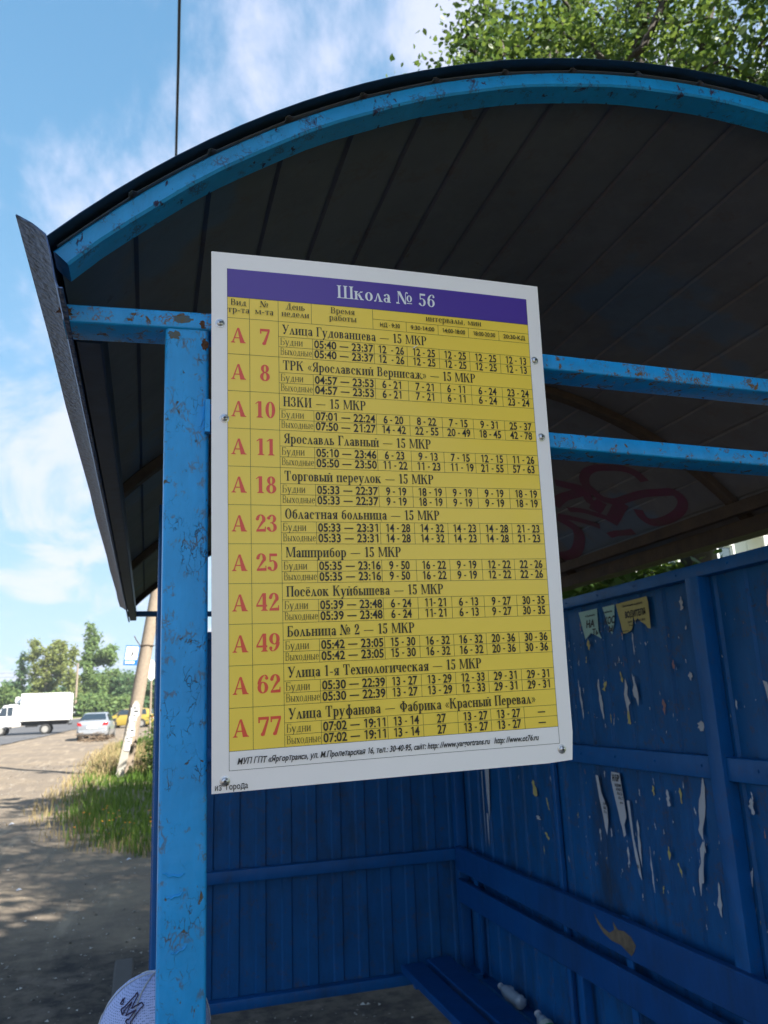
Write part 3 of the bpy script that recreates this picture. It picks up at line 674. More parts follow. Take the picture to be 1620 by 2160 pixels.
GRAF = [([(1.791, 2.408), (1.75, 2.401), (1.716, 2.418), (1.684, 2.466), (1.655, 2.537), (1.661, 2.608), (1.695, 2.667), (1.734, 2.683), (1.781, 2.689), (1.815, 2.643), (1.822, 2.557), (1.831, 2.471), (1.849, 2.404), (1.867, 2.348), (1.906, 2.353), (1.933, 2.411), (1.944, 2.501), (1.936, 2.585), (1.908, 2.606), (1.875, 2.587)], 0.031), ([(1.629, 2.79), (1.669, 2.755), (1.714, 2.716), (1.714, 2.781), (1.704, 2.871), (1.719, 2.972)], 0.04), ([(1.718, 2.708), (1.772, 2.764), (1.8, 2.736), (1.819, 2.801)], 0.032), ([(1.828, 2.621), (1.852, 2.697), (1.882, 2.793)], 0.044), ([(1.763, 2.93), (1.792, 2.865), (1.83, 2.82), (1.872, 2.77)], 0.025), ([(1.768, 3.029), (1.807, 2.969), (1.847, 2.915), (1.88, 2.876)], 0.027), ([(1.774, 3.05), (1.825, 3.029), (1.865, 3.033), (1.912, 3.111), (1.943, 3.214), (1.935, 3.332)], 0.042), ([(1.925, 2.883), (1.927, 2.832), (1.936, 2.779), (1.943, 2.726)], 0.025), ([(1.792, 2.708), (1.804, 2.775), (1.787, 2.791)], 0.037)]
for pts, w in GRAF: spray(pts, w*1.35)

# ---------------------------------------------------------------- bench
bench = thing('bench', 'blue wooden slat bench along the rear wall inside the shelter', 'bench', (1.5, 2.7, 0))
def plank(name, x0, x1, y0, y1, z0, z1, vert=False):
    b = MB(); r = .004; rings = []
    for k in range(9):
        y = y0+(y1-y0)*k/8; w = .0015*math.sin(k*1.9+x0*7)
        rings.append([(x0+r,y,z0+w),(x1-r,y,z0+w),(x1,y,z0+r+w),(x1,y,z1-r+w),(x1-r,y,z1+w),(x0+r,y,z1+w),(x0,y,z1-r+w),(x0,y,z0+r+w)])
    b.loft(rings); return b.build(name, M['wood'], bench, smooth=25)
plank('seat_plank', 1.31, 1.43, 1.15, 4.25, .372, .41)
plank('seat_plank', 1.462, 1.592, 1.15, 4.28, .372, .41)
up_ = plank('backrest_plank', 1.660, 1.694, 1.1, 4.285, .825, .948)
plank('backrest_plank', 1.660, 1.694, 1.1, 4.285, .668, .782)
for y in (1.35, 2.7, 4.1):
    b = MB(); b.beam((1.33,y,.355),(1.70,y,.355), .04, .03); b.beam((1.62,y,0),(1.62,y,.34), .04, .04, (1,0,0)); b.build('support', M['wallrail'], bench)
    b = MB(); b.box(1.6945,y-.02,.34,1.7,y+.02,.95); b.build('bracket', M['wallrail'], bench)
b = MB(); P = [(2.93,.93),(2.90,.90),(2.86,.872),(2.80,.862),(2.74,.868),(2.70,.862),(2.66,.85),(2.655,.875),(2.64,.9),(2.67,.915),(2.72,.912),(2.74,.93),(2.78,.925),(2.76,.90),(2.80,.885),(2.85,.895),(2.90,.925)]
P = [(2.86,.935),(2.84,.90),(2.80,.874),(2.75,.862),(2.69,.862),(2.63,.842),(2.61,.86),(2.595,.885),(2.62,.905),(2.66,.915),(2.70,.91),(2.73,.93),(2.725,.905),(2.76,.885),(2.80,.893),(2.84,.915)]
ctr = (2.7,.885)
b.add([(1.6590,y,z) for y, z in P], [tuple(range(len(P)))]); o = sub(b, 'bare_patch', M['bare'], up_, bench)
# crushed plastic bottles on the ledge behind the seat
def bottle(label, c, d, L_, r0, mt, seed, extra=None):
    rb = random.Random(seed); t = thing('plastic_bottle', label, 'bottle', c, 'empty bottles behind the bench')
    b = MB(); c, d = Vector(c), Vector(d).normalized(); a = d.orthogonal().normalized(); e = d.cross(a); rings = []
    prof = [(0,.2),(.02,.75),(.05,.95),(.12,1),(.22,.9),(.3,1),(.42,.86),(.52,1),(.62,.92),(.72,.95),(.82,.7),(.9,.42),(.93,.36),(1,.36)]
    for t_, k in prof:
        rings.append([c+d*(t_*L_)+(a*math.cos(2*math.pi*j/14)*(1 if t_ > .85 else rb.uniform(.75,1.05))+e*math.sin(2*math.pi*j/14)*(1 if t_ > .85 else rb.uniform(.7,1.02)))*r0*k for j in range(14)])
    b.loft(rings); b.build('body', mt, t, smooth=50)
    b = MB(); b.tube([c+d*L_*.985, c+d*L_*1.05], r0*.42, 12); b.build('bottle_cap', M['paper'] if seed != 2 else M['cover'], t)
    if extra:
        b = MB(); b.loft([[c+d*(q*L_)+(a*math.cos(2*math.pi*j/20)+e*math.sin(2*math.pi*j/20))*r0*1.06 for j in range(20)] for q in (.28,.6)], caps=False)
        lb = b.build('bottle_label', mat('pale_label', (.35,.45,.45), .6), t)
        b = MB(); b.loft([[c+d*(q*L_)+(a*math.cos(2*math.pi*j/20)+e*math.sin(2*math.pi*j/20))*r0*1.075 for j in range(20)] for q in (.38,.46)], caps=False); o = b.build('green_band', mat('green_print', (.02,.2,.07), .6), t); o.parent = lb
    return t
M['pet'] = mat('clouded_plastic', (.26,.34,.44), .22, spec=.7, noise=(30,.6,(.25,.33,.42)))
bottle('crushed clear plastic bottle lying on the ledge behind the seat', (1.680,3.60,.383), (-.03,1,.04), .21, .034, M['pet'], 1)
bottle('crushed bottle with a green printed label, the one nearest the camera', (1.665,3.27,.335), (.02,.55,.22), .17, .036, M['pet'], 5, True)
# ---------------------------------------------------------------- timetable sign
US, VS = Vector((.9998,-.0010,.0200)), Vector((.0200,.0600,-.9980))
sign = bpy.data.objects.new('timetable_sign', None); COL.objects.link(sign)
tag(sign, 'white and yellow bus timetable board screwed to the shelter post and beams', 'sign')
_z = US.cross(-VS).normalized(); _y = -VS.normalized(); _x = _y.cross(_z).normalized()
mm = Matrix(((_x.x,_y.x,_z.x),(_x.y,_y.y,_z.y),(_x.z,_y.z,_z.z))).to_4x4(); mm.translation = Vector((.0630,.9484,2.3492))
sign.matrix_world = mm
def zw(u, v):                        # the sheet bows a little between its screws
    return .0034*math.sin(math.pi*min(1,max(0,u/.49)))*math.cos(v*6.0)+.0012*math.sin(v*14+u*5)
def gloss(name, col, rough=.28, noise=None):
    return mat(name, col, rough, spec=.45, noise=noise, coat=.12)
M['s_white'] = gloss('sign_white', (.94,.91,.93), noise=(6,.3,(.89,.87,.89)))
M['s_yellow'] = gloss('sign_yellow', (.97,.70,.085), noise=(8,.35,(.93,.66,.08)))
M['s_blue'] = gloss('sign_violet', (.085,.045,.34))
M['s_red'] = gloss('sign_red', (.80,.085,.045))
M['s_ink'] = gloss('sign_ink', (.010,.009,.013), .45)
M['s_title'] = gloss('sign_title_white', (.82,.84,.9))
def sheetgrid(u0, u1, v0, v1, z, name, mt, nu=12, nv=18, back=None):
    b = MB(); g_ = []
    for j in range(nv+1):
        for i in range(nu+1):
            u = u0+(u1-u0)*i/nu; v = v0+(v1-v0)*j/nv; g_.append((u, -v, zw(u, v)+z))
    f = [(j*(nu+1)+i, (j+1)*(nu+1)+i, (j+1)*(nu+1)+i+1, j*(nu+1)+i+1) for j in range(nv) for i in range(nu)]
    if back:                          # clip one corner and add the thickness
        k = (nu+1)*(nv+1)-1; g_[k] = (g_[k][0]-.004, g_[k][1]+.002, g_[k][2]); 
    b.add(g_, f)
    if back:
        n = len(g_); b.add([(x, y, q-back) for x, y, q in g_], [tuple(reversed(t)) for t in f])
        rim = [i for i in range(nu+1)]+[j*(nu+1)+nu for j in range(1, nv+1)]+[nv*(nu+1)+i for i in range(nu-1, -1, -1)]+[j*(nu+1) for j in range(nv-1, 0, -1)]
        for a, c in zip(rim, rim[1:]+rim[:1]): b.f.append((a, c, c+n, a+n)); b.m.append(0)
    return b.build(name, mt, sign, smooth=30)
sheetgrid(0, .4910, 0, .7020, 0, 'board', M['s_white'], back=.003)
sheetgrid(.0208, .4695, .0232, .0644, .00015, 'title_band', M['s_blue'], nv=2)
sheetgrid(.0208, .4695, .0644, .6545, .00015, 'table_field', M['s_yellow'])
COLS = [.0208,.0500,.0890,.1350,.2232,.2730,.3220,.3700,.4195,.4695]
ROW0, RP = .0943, .05093
ln = MB(); lz = [0]
def line(u0, v0, u1, v1, w=.0005):
    lz[0] += 1; z = .0003+lz[0]*2e-7; k = max(1, int(max(abs(u1-u0), abs(v1-v0))/.035))
    for i in range(k):
        a, c = i/k, (i+1)/k; p = (u0+(u1-u0)*a, v0+(v1-v0)*a); q = (u0+(u1-u0)*c, v0+(v1-v0)*c)
        if abs(u1-u0) > abs(v1-v0): P = [(p[0],p[1]-w/2),(p[0],p[1]+w/2),(q[0],q[1]+w/2),(q[0],q[1]-w/2)]
        else: P = [(p[0]-w/2,p[1]),(q[0]-w/2,q[1]),(q[0]+w/2,q[1]),(p[0]+w/2,p[1])]
        ln.add([(u, -v, zw(u, v)+z) for u, v in P], [(0,1,2,3)])
for v in (.0644, .0943, .6545, .677): line(.0208, v, .4695, v)
line(.0208,.0232,.0208,.677); line(.4695,.0232,.4695,.677)
for c in (1,2): line(COLS[c], .0644, COLS[c], .6545)
for c in (3,4): line(COLS[c], .0644, COLS[c], .0943)
for c in (5,6,7,8): line(COLS[c], .0792, COLS[c], .0943)
line(COLS[4], .0792, .4695, .0792)
for r in range(11):
    v = ROW0+RP*r
    if r: line(.0208, v, .4695, v)
    line(COLS[2], v+.0216, .4695, v+.0216); line(COLS[2], v+.0362, .4695, v+.0362)
    for c in range(3, 9): line(COLS[c]+(.0008 if c < 5 else 0), v+.0216, COLS[c]+(.0008 if c < 5 else 0), v+RP)
ln.build('grid_lines', M['s_ink'], sign)

class Print:
    """flat lettering in the plane of a sheet; place(u, v) gives the 3D point"""
    def __init__(s, place): s.b = MB(); s.k = 0; s.place = place
    def put(s, poly, f=None):
        s.k += 1; s.b.add([s.place(u, v, s.k) for u, v in poly], [tuple(range(len(poly)))] if f is None else f)
    def serif(s, text, u, v, cap, B=105, width=None, xs=1.0, anchor='l', sp=22):
        glyphs = []; x = 0
        for ch in text: P, a = serif_glyph(ch, B); glyphs.append((x, P)); x += a+sp
        x -= sp; k = cap/700; kx = width/x if width else k*xs
        o = u-(x*kx/2 if anchor == 'c' else 0)
        for gx_, P in glyphs:
            for q in P: s.put([(o+(gx_+a)*kx, v-c*k) for a, c in q])
    def sans(s, text, u, v, cap, width=None, bold=0.0, anchor='l', slant=0, xs=.82):
        text = text.translate(LAT); x = 0; G = []
        for ch in text: g_, a = sans_glyph(ch, bold); G.append((x, g_)); x += a
        k = cap/.7; kx = width/x if width else k*xs
        o = u-(x*kx/2 if anchor == 'c' else 0)
        for gx_, g_ in G:
            if g_:
                n0 = len(s.b.v); s.put([(o+(gx_+a)*kx+slant*c*k, v-c*k) for a, c in g_[0]], g_[1])
_sg = {}; LAT = str.maketrans('еасорАВЕКМНОРСТХ', 'eacopABEKMHOPCTX')
def _txt(body, off):
    c = bpy.data.curves.new('t', 'FONT'); c.body = body; c.offset = off; c.resolution_u = 3
    o = bpy.data.objects.new('t', c); COL.objects.link(o); dg = bpy.context.evaluated_depsgraph_get(); dg.update()
    me = bpy.data.meshes.new_from_object(o.evaluated_get(dg)); vs = [(v.co.x, v.co.y) for v in me.vertices]; fs = [tuple(p.vertices) for p in me.polygons]
    bpy.data.objects.remove(o); bpy.data.meshes.remove(me); bpy.data.curves.remove(c); return vs, fs
def sans_glyph(ch, bold):
    key = (ch, bold)
    if key in _sg: return _sg[key]
    w = .085+bold*2; q = lambda x0,y0,x1,y1: [(x0,y0),(x1,y0),(x1,y1),(x0,y1)]
    def quads(*Q):
        vs = []; fs = []
        for p in Q: fs.append(tuple(range(len(vs), len(vs)+len(p)))); vs += p
        return (vs, fs)
    if ch == ' ': r = (None, .26)
    elif ch == '1': r = (quads(q(.26,0,.26+w,.7), [(.10,.60),(.26,.70),(.26,.61),(.13,.52)]), .52)
    elif ch == 'н': r = (quads(q(.07,0,.07+w,.5), q(.36,0,.36+w,.5), q(.07+w,.22,.36,.22+w*.85)), .51)
    elif ch in 'ий': r = (quads(q(.07,0,.07+w,.5), q(.36,0,.36+w,.5), [(.07+w,.02),(.07+w,.14),(.36,.48),(.36,.36)], *([q(.18,.57,.34,.57+w*.7)] if ch == 'й' else [])), .51)
    elif ch in 'ьыЫ':
        h_ = .7 if ch == 'Ы' else .5; B_ = [q(.07,0,.07+w,h_), q(.07+w,0,.30,w*.85), q(.07+w,h_*.52,.30,h_*.52+w*.85), [(.30,0),(.37,.04),(.30,w*.85)], q(.30,.04,.30+w,h_*.52+.04)]
        if ch != 'ь': B_.append(q(.47,0,.47+w,h_))
        r = (quads(*B_), .44 if ch == 'ь' else .62)
    elif ch == '—': r = (quads(q(.06,.24,.94,.24+w*.75)), 1.0)
    elif ch == '-': r = (quads(q(.03,.24,.25,.24+w*.8)), .29)
    else:
        cyr = ord(ch) >= 0x400; vs, fs = _txt(ch, 0 if cyr else bold)
        if cyr and bold: n = len(vs); vs, fs = [(x-bold, y) for x, y in vs]+[(x+bold, y) for x, y in vs], fs+[tuple(i+n for i in f) for f in fs]
        a, _ = _txt('|'+ch+'|', 0); b0, _ = _txt('||', 0)
        wd = (max(x for x, y in a)-min(x for x, y in a))-(max(x for x, y in b0)-min(x for x, y in b0))
        r = ((vs, fs) if vs else None, wd)
    _sg[key] = r; return r
def on_sign(u, v, k): return (u, -v, zw(u, v)+.00045+k*1.5e-7)
T = Print(on_sign); T.serif('Школа № 56', .1720, .0522, .0190, 120, .1475); T.b.build('title_lettering', M['s_title'], sign)
Rd = Print(on_sign); K = Print(on_sign)
rows = [('7','Улица Гудованцева — 15 МКР','05:40 — 23:37','05:40 — 23:37',['12  - 26','12 - 25','12 - 25','12 - 25','12 - 13'],None),
 ('8','ТРК «Ярославский Вернисаж» — 15 МКР','04:57 — 23:53','04:57 — 23:53',['6 - 21','7 - 21','6 - 11','6 - 24','23 - 24'],None),
 ('10','НЗКИ — 15 МКР','07:01 — 22:24','07:50 — 21:27',['6 - 20','8 - 22','7 - 15','9 - 31','25 - 37'],['14 - 42','22 - 55','20 - 49','18 - 45','42 - 78']),
 ('11','Ярославль Главный — 15 МКР','05:10 — 23:46','05:50 — 23:50',['6 - 23','9 - 13','7 - 15','12 - 15','11 - 26'],['11 - 22','11 - 23',' 11 - 19','21 - 55','57 - 63']),
 ('18','Торговый переулок — 15 МКР','05:33 — 22:37','05:33 — 22:37',['9 - 19','18 - 19','9 - 19','9 - 19','18 - 19'],None),
 ('23','Областная больница — 15 МКР','05:33 — 23:31','05:33 — 23:31',['14 - 28','14 - 32','14 - 23','14 - 28','21 - 23'],None),
 ('25','Машприбор — 15 МКР','05:35 — 23:16','05:35 — 23:16',['9 - 50','16 - 22','9 - 19','12 - 22','22 - 26'],None),
 ('42','Посёлок Куйбышева — 15 МКР','05:39 — 23:48','05:39 — 23:48',['6 - 24','11- 21','6 - 13','9 - 27','30 - 35'],None),
 ('49','Больница № 2 — 15 МКР','05:42 — 23:05','05:42 — 23:05',['15 - 30','16 - 32','16 - 32','20 - 36','30 - 36'],None),
 ('62','Улица 1-я Технологическая — 15 МКР','05:30 — 22:39','05:30 — 22:39',['13 - 27','13 - 29','12 - 33','29 - 31','29 - 31'],None),
 ('77','Улица Труфанова — Фабрика «Красный Перевал»','07:02 — 19:11','07:02 — 19:11',['13 - 14','27','13 - 27','13 - 27','—'],None)]
for r, (num, name, t1, t2, i1, i2) in enumerate(rows):
    v = ROW0+RP*r
    Rd.serif('А', .0352, v+.0350, .0212, 160, anchor='c', xs=1.0); Rd.serif(num, .0700, v+.0350, .0224, 135, anchor='c', xs=1.02, sp=12)
    K.serif(name, .0940, v+.0176, .0134, 124, xs=.825*1.0)
    K.serif('Будни', .0912, v+.0336, .0103, 70, width=.031); K.serif('Выходные', .0912, v+.0474, .0100, 70, width=.0435)
    for k, t in enumerate((t1, t2)):
        K.sans(t, .1378, v+.0344+.0141*k, .0111, width=.0846, bold=.018)
    for k, I in enumerate((i1, i2 or i1)):
        for c, t in enumerate(I):
            K.sans(t, (COLS[4+c]+COLS[5+c])/2+.0006, v+.0344+.0141*k, .0111, bold=.018, anchor='c', xs=.80)
for t, u, v in (('Вид',.0355,.0762),('тр-та',.0355,.0868),('№',.0700,.0762),('м-та',.0700,.0868),('День',.1125,.0762),('недели',.1125,.0868),('Время',.1795,.0762),('работы',.1795,.0868)):
    K.serif(t, u, v, .0088, 98, anchor='c', xs=1.02)
K.serif('интервалы, мин', .3470, .0752, .0092, 98, width=.088, anchor='c')
for c, t in enumerate(('НД - 9:30','9:30-14:00','14:00-18:00','18:00-20:30','20:30-КД')):
    K.sans(t, (COLS[4+c]+COLS[5+c])/2, .0900, .0062, width=.030 if c == 0 else .0365, bold=.012, anchor='c')
K.sans('МУП ГПТ «Яргортранс», ул. М.Пролетарская 16, тел.: 30-40-95, сайт: http: //www.yargortrans.ru   http: //www.ot76.ru', .0300, .6702, .0074, width=.4075, bold=.018, slant=.22)
K.sans('из  города', -.0008+.004, .6985, .0080, width=.0400, bold=.004)
stuff(Rd.b.build('route_lettering', M['s_red'], sign)); K.b.build('timetable_lettering', M['s_ink'], sign)
for (u, v) in ((.0111,.1036),(.0164,.2345),(.0155,.6884),(.4766,.1210),(.4780,.2405),(.4720,.6848)):
    b = MB(); z = zw(u, v); rings = []
    for rr_, h in ((.0062,.0),(.0062,.0006),(.0046,.0009),(.0044,.0011),(.0044,.0016),(.0037,.0030),(.0024,.0039),(.0016,.0041),(.0013,.0026),(.0004,.0024)):
        rings.append([(u+rr_*math.cos(2*math.pi*k/18), -v+rr_*math.sin(2*math.pi*k/18), z+h) for k in range(18)])
    b.loft(rings); sc = b.build('screw', M['steel'], sign, smooth=25)
    b = MB(); a0 = random.uniform(0, 90)
    for q in (0, 90):
        c, s = math.cos(R(a0+q))*.0017, math.sin(R(a0+q))*.0017; n_ = (-s*.25, c*.25)
        b.add([(u-c-n_[0],-v-s-n_[1],z+.0042+q*2e-7),(u+c-n_[0],-v+s-n_[1],z+.0042+q*2e-7),(u+c+n_[0],-v+s+n_[1],z+.0042+q*2e-7),(u-c+n_[0],-v-s+n_[1],z+.0042+q*2e-7)], [(0,1,2,3)])
    o = b.build('cross_slot', M['dark'], sign); o.parent = sc
# scratch through row 7
b = MB(); b.add([on_sign(u, v, 9000) for u, v in ((.281,.1175),(.2835,.1160),(.2905,.1120),(.2840,.1172),(.2822,.1182),(.2775,.1150))], [(0,1,2,3,4),(0,4,5)]); b.build('scratch', M['s_title'], sign)

# ---------------------------------------------------------------- notices on the rear wall
XN = 1.7342
def notice(name, label, poly, mt, lines, group='torn notices on the rear wall'):
    ys = [p[0] for p in poly]; zs = [p[1] for p in poly]
    t = thing(name, label, 'notice', (XN, (min(ys)+max(ys))/2, min(zs)), group)
    b = MB(); b.add([(XN-.001*math.sin(i*2.3)**2, y, z) for i, (y, z) in enumerate(poly)], [tuple(range(len(poly)))]); b.build('sheet', mt, t)
    pr = Print(lambda u, v, k: (XN-.0022-k*1e-6, u, v))
    for (txt, y, z, cap, w, sl) in lines:           # y decreases to the right as read
        P2 = Print(lambda u, v, k, y=y, z=z: (XN-.0024-k*1e-6, y-u, z-v))
        P2.sans(txt, 0, 0, cap, width=w, bold=.03, slant=sl); n = len(pr.b.v); pr.b.v += P2.b.v; pr.b.f += [tuple(i+n for i in f) for f in P2.b.f]; pr.b.m += P2.b.m
    pr.b.build('lettering', M['ink'], t); return t
notice('paper_notice', 'torn pale teal notice with italic letters, left one under the wall top', [(2.882,2.078),(2.738,2.078),(2.742,1.985),(2.725,1.955),(2.765,1.972),(2.80,1.985),(2.835,1.968),(2.848,1.962)], M['paper_g'],
       [('НА',2.832,2.008,.030,.064,.25),('Ть',2.790,1.974,.026,.042,.25),('в Ярославль',2.83,2.052,.008,.075,0)])
notice('paper_notice', 'torn narrow teal notice scrap beside the yellow driver notice', [(2.70,2.078),(2.612,2.078),(2.625,2.01),(2.65,1.965),(2.662,1.985),(2.68,2.03)], M['paper_g'],
       [('КОС',2.694,2.008,.028,.072,.25),('Ы',2.672,1.976,.024,.03,.25),('работа',2.69,2.052,.008,.06,0)])
notice('paper_notice', 'torn yellow notice with one bold word, ragged at its lower edge', [(2.604,2.078),(2.405,2.082),(2.398,2.06),(2.402,1.965),(2.418,1.968),(2.43,1.982),(2.455,1.995),(2.475,2.01),(2.49,2.0),(2.50,2.018),(2.508,1.985),(2.52,1.97),(2.55,1.962),(2.575,1.962)], M['paper_y'],
       [('ВОДИТЕЛЯ',2.548,2.018,.024,.130,0),('Приглашаем на работу',2.56,2.060,.008,.13,0),('(на а/м  автомобиль ВАЗ)',2.535,1.998,.007,.11,0),('Тел.',2.53,1.985,.006,.03,0),('звоните',2.575,1.968,.005,.04,0)])
notice('paper_notice', 'torn white notice strip with small print, bold letters at its top', [(2.758,1.447),(2.702,1.445),(2.69,1.36),(2.685,1.29),(2.705,1.26),(2.70,1.225),(2.715,1.215),(2.722,1.25),(2.728,1.262),(2.735,1.3),(2.748,1.345),(2.765,1.412)], M['paper'],
       [('Н БР',2.752,1.414,.024,.046,0),('КДИМ',2.738,1.395,.010,.04,0),('АТИЕ К',2.734,1.380,.010,.04,0),('УКА СА',2.73,1.365,.010,.036,0),('КА, П',2.722,1.350,.010,.03,0),('рои',2.715,1.335,.008,.02,0)])
notice('paper_notice', 'thin white torn strip with three letters, left of the printed strip', [(2.875,1.425),(2.855,1.425),(2.842,1.36),(2.812,1.31),(2.815,1.255),(2.83,1.205),(2.84,1.235),(2.848,1.28),(2.862,1.34)], M['paper'],
       [('БА',2.834,1.318,.010,.018,0),('БАС',2.836,1.302,.010,.022,0),('7-с',2.836,1.287,.009,.02,0)])
notice('paper_notice', 'long thin white paper strip with one small figure, right of the printed strip', [(2.672,1.35),(2.655,1.35),(2.650,1.22),(2.632,1.14),(2.628,1.08),(2.642,1.10),(2.655,1.16),(2.665,1.25)], M['paper'], [('0',2.647,1.12,.011,.01,0)])
# ---------------------------------------------------------------- trees
def skeleton(rs, base, targets, trunk_top, lean=(0,0), wob=.06):
    """limbs grown from a trunk towards target points; returns polylines [(points, radii)] and end points"""
    base = np.array(base, float); top = base+np.array([lean[0], lean[1], trunk_top])
    nodes = [base+(top-base)*t+rs.randn(3)*wob*.3*(1 if 0 < t < 1 else 0) for t in np.linspace(0, 1, 9)]
    par = [-1]+list(range(8)); T = np.array(targets); order = np.argsort(np.linalg.norm(T-(base+top)/2, axis=1))
    ends = []
    for k in order:
        p = T[k]; A = np.array(nodes); d = np.linalg.norm(A-p, axis=1)+.55*np.maximum(0, A[:,2]-p[2])*2
        d[:3] += 3; j = int(np.argmin(d)); s = A[j]; n = max(2, int(np.linalg.norm(p-s)/.45)); prev = j
        for i in range(1, n+1):
            t = i/n; q = s+(p-s)*t+np.array([0,0,.12*np.linalg.norm(p-s)*math.sin(math.pi*t)])+rs.randn(3)*wob*(1-t)
            nodes.append(q); par.append(prev); prev = len(nodes)-1
        ends.append(prev)
    return np.array(nodes), par, ends
def limb_mesh(b, nodes, par, r_tip, r_max, n=5):
    cnt = np.zeros(len(nodes)); kids = [[] for _ in nodes]
    for i in range(len(nodes)-1, 0, -1): cnt[i] += 1; cnt[par[i]] += cnt[i]; kids[par[i]].append(i)
    cnt[0] += 1
    rad = np.minimum(r_max, r_tip*np.power(np.maximum(cnt, 1), .52))
    done = set()
    def chain(i, st):
        pts = [nodes[st], nodes[i]] if st is not None else [nodes[i]]; rd_ = [min(rad[st], rad[i]*1.25), rad[i]] if st is not None else [rad[i]]
        while kids[i]:
            k = sorted(kids[i], key=lambda q: -cnt[q])
            for q in k[1:]: todo.append((q, i))
            i = k[0]; pts.append(nodes[i]); rd_.append(rad[i])
        if len(pts) > 1: b.tube(pts, [float(x) for x in rd_], n, caps=False)
    todo = [(0, None)]
    while todo: q = todo.pop(); chain(*q)
def leaves(rs, pts, n, spread, size, flat=.0, droop=0, shape=6):
    P = pts[rs.randint(0, len(pts), n)]+rs.randn(n, 3)*np.array([spread, spread, spread*.75])
    a = rs.randn(n, 3); a[:,2] *= .6; a /= np.linalg.norm(a, axis=1)[:,None]; c = rs.randn(n, 3); c[:,2] += flat; b_ = np.cross(a, c); b_ /= np.linalg.norm(b_, axis=1)[:,None]
    s = (size*(.6+.8*rs.rand(n)))[:,None]; nrm = np.cross(a, b_)
    if shape == 4: V_ = np.stack([P-a*s, P+b_*s*.62, P+a*s, P-b_*s*.62], 1)
    else: V_ = np.stack([P-a*s, P-a*s*.35+b_*s*.6+nrm*s*.15, P+a*s*.35+b_*s*.5+nrm*s*.15, P+a*s*1.1, P+a*s*.35-b_*s*.5+nrm*s*.15, P-a*s*.35-b_*s*.6+nrm*s*.15], 1)
    return V_.reshape(-1, 3)
def tree(label, base, blobs, trunk_top, nt_, nl, lsize, lm, bark, seed, spread=.3, r_tip=.006, r_max=.16, lean=(0,0), group=None, cat='tree', name='tree', shape=6, keep=None, crown='crown', trunk='trunk', wob=.06):
    """blobs: [(centre, radii, weight)] of the crown"""
    rs = np.random.RandomState(seed); T = []
    wsum = sum(w for _, _, w in blobs)
    for c, r, w in blobs:
        for i in range(max(3, int(nt_*w/wsum))):
            d = rs.randn(3); d /= np.linalg.norm(d); T.append(np.array(c)+d*np.array(r)*(rs.rand()**.33))
    if keep is not None: T = [t for t in T if keep(t)]
    t = thing(name, label, cat, tuple(base), group)
    nodes, par, ends = skeleton(rs, base, T, trunk_top, lean, wob)
    b = MB(); limb_mesh(b, nodes, par, r_tip, r_max, 6); b.build(trunk, bark, t, smooth=60)
    src = [nodes[e] for e in ends]+[nodes[par[e]] for e in ends if par[e] > 8]
    V_ = leaves(rs, np.array(src), nl, spread, lsize, .8, shape=shape)
    fast_mesh(crown, V_, None, lm, t, shape)
    return t
KEEP = None
tree('leafy tree overhanging the shelter roof at upper right', (5.3,6.4,0), [((4.2,5.0,7.0),(1.9,1.8,1.9),4),((2.55,4.7,6.45),(.85,.8,.7),1.3),((6.2,5.6,7.8),(2.2,2.0,2.4),4),((3.7,5.2,8.2),(1.3,1.3,1.2),1.8),((5.4,5.4,5.0),(1.2,1.2,1.0),1)], 5.2, 420, 40000, .0245, M['leaf'], M['bark'], 4, .125, .0062, .17, (-.4,-.5), 'trees behind the shelter', name='broadleaf_tree')
tree('low leafy tree seen through the gap above the rear wall', (4.9,7.9,0), [((3.3,6.4,2.6),(.9,1.0,.8),2),((3.9,6.6,2.65),(1.2,1.3,.9),3),((3.9,8.4,3.0),(1.2,1.4,.9),2)], 2.6, 110, 8000, .045, M['leaf'], M['bark'], 9, .24, .005, .08, (0,0), 'trees behind the shelter', name='broadleaf_tree')
tree('sunlit tree further behind the rear wall, in front of the white block', (10.8,15.5,0), [((9.2,14.2,4.2),(1.6,1.4,1.3),3),((10.8,15.5,6.0),(2.2,1.8,1.6),2)], 4.6, 130, 9500, .075, M['leaf'], M['bark'], 15, .26, .007, .12, (0,0), 'trees behind the shelter', name='broadleaf_tree', shape=4)
tree('dense leafy tree at the right edge, its foliage low over the roof', (5.6,3.6,0), [((5.0,3.3,6.3),(1.7,1.7,1.5),4),((4.2,3.5,5.6),(.9,1.0,.8),1)], 4.6, 200, 21000, .028, M['leaf'], M['bark'], 14, .2, .005, .13, (-.2,-.1), 'trees behind the shelter', name='broadleaf_tree')
# trees standing behind and beside the photographer: they cast the shade on the shelter and the near ground
for i, (x, y, h, r) in enumerate(((4.3,-3.6,9.5,2.4),(8.6,-7.5,11.0,2.0),(8.0,1.2,9.0,2.2),(5.6,-7.6,11,2.3),(4.9,9.8,8.8,2.1),(5.6,16.5,6.0,1.5),(11.5,3,10.5,2.4),(4.9,-.6,8.2,2.0))):
    tree(('tall dense shade tree just behind the photographer, on the right','broad shade tree farthest back behind the photographer','tall shade tree right of the shelter opening','second shade tree behind the photographer, taller and further back','shade tree standing behind the rear wall of the shelter','small shade tree at the verge beyond the shelter','round shade tree well right of the shelter','slim shade tree beside the near corner of the rear wall')[i], (x, y, 0),
         [((x, y, h*.66), (r*1.1, r*1.1, h*.32), 5), ((x-.5*r, y+.4*r, h*.55), (r*.6, r*.6, h*.18), 1.5), ((x+.5*r, y-.3*r, h*.8), (r*.6, r*.6, h*.2), 1.5)], h*.55, 70, 5500 if i not in (0,1,3) else 7500, .17, M['leaf_d'], M['bark'], 20+i, .42, .012, .17, (0,0), 'trees behind the shelter', name='broadleaf_tree', shape=4, wob=.12)

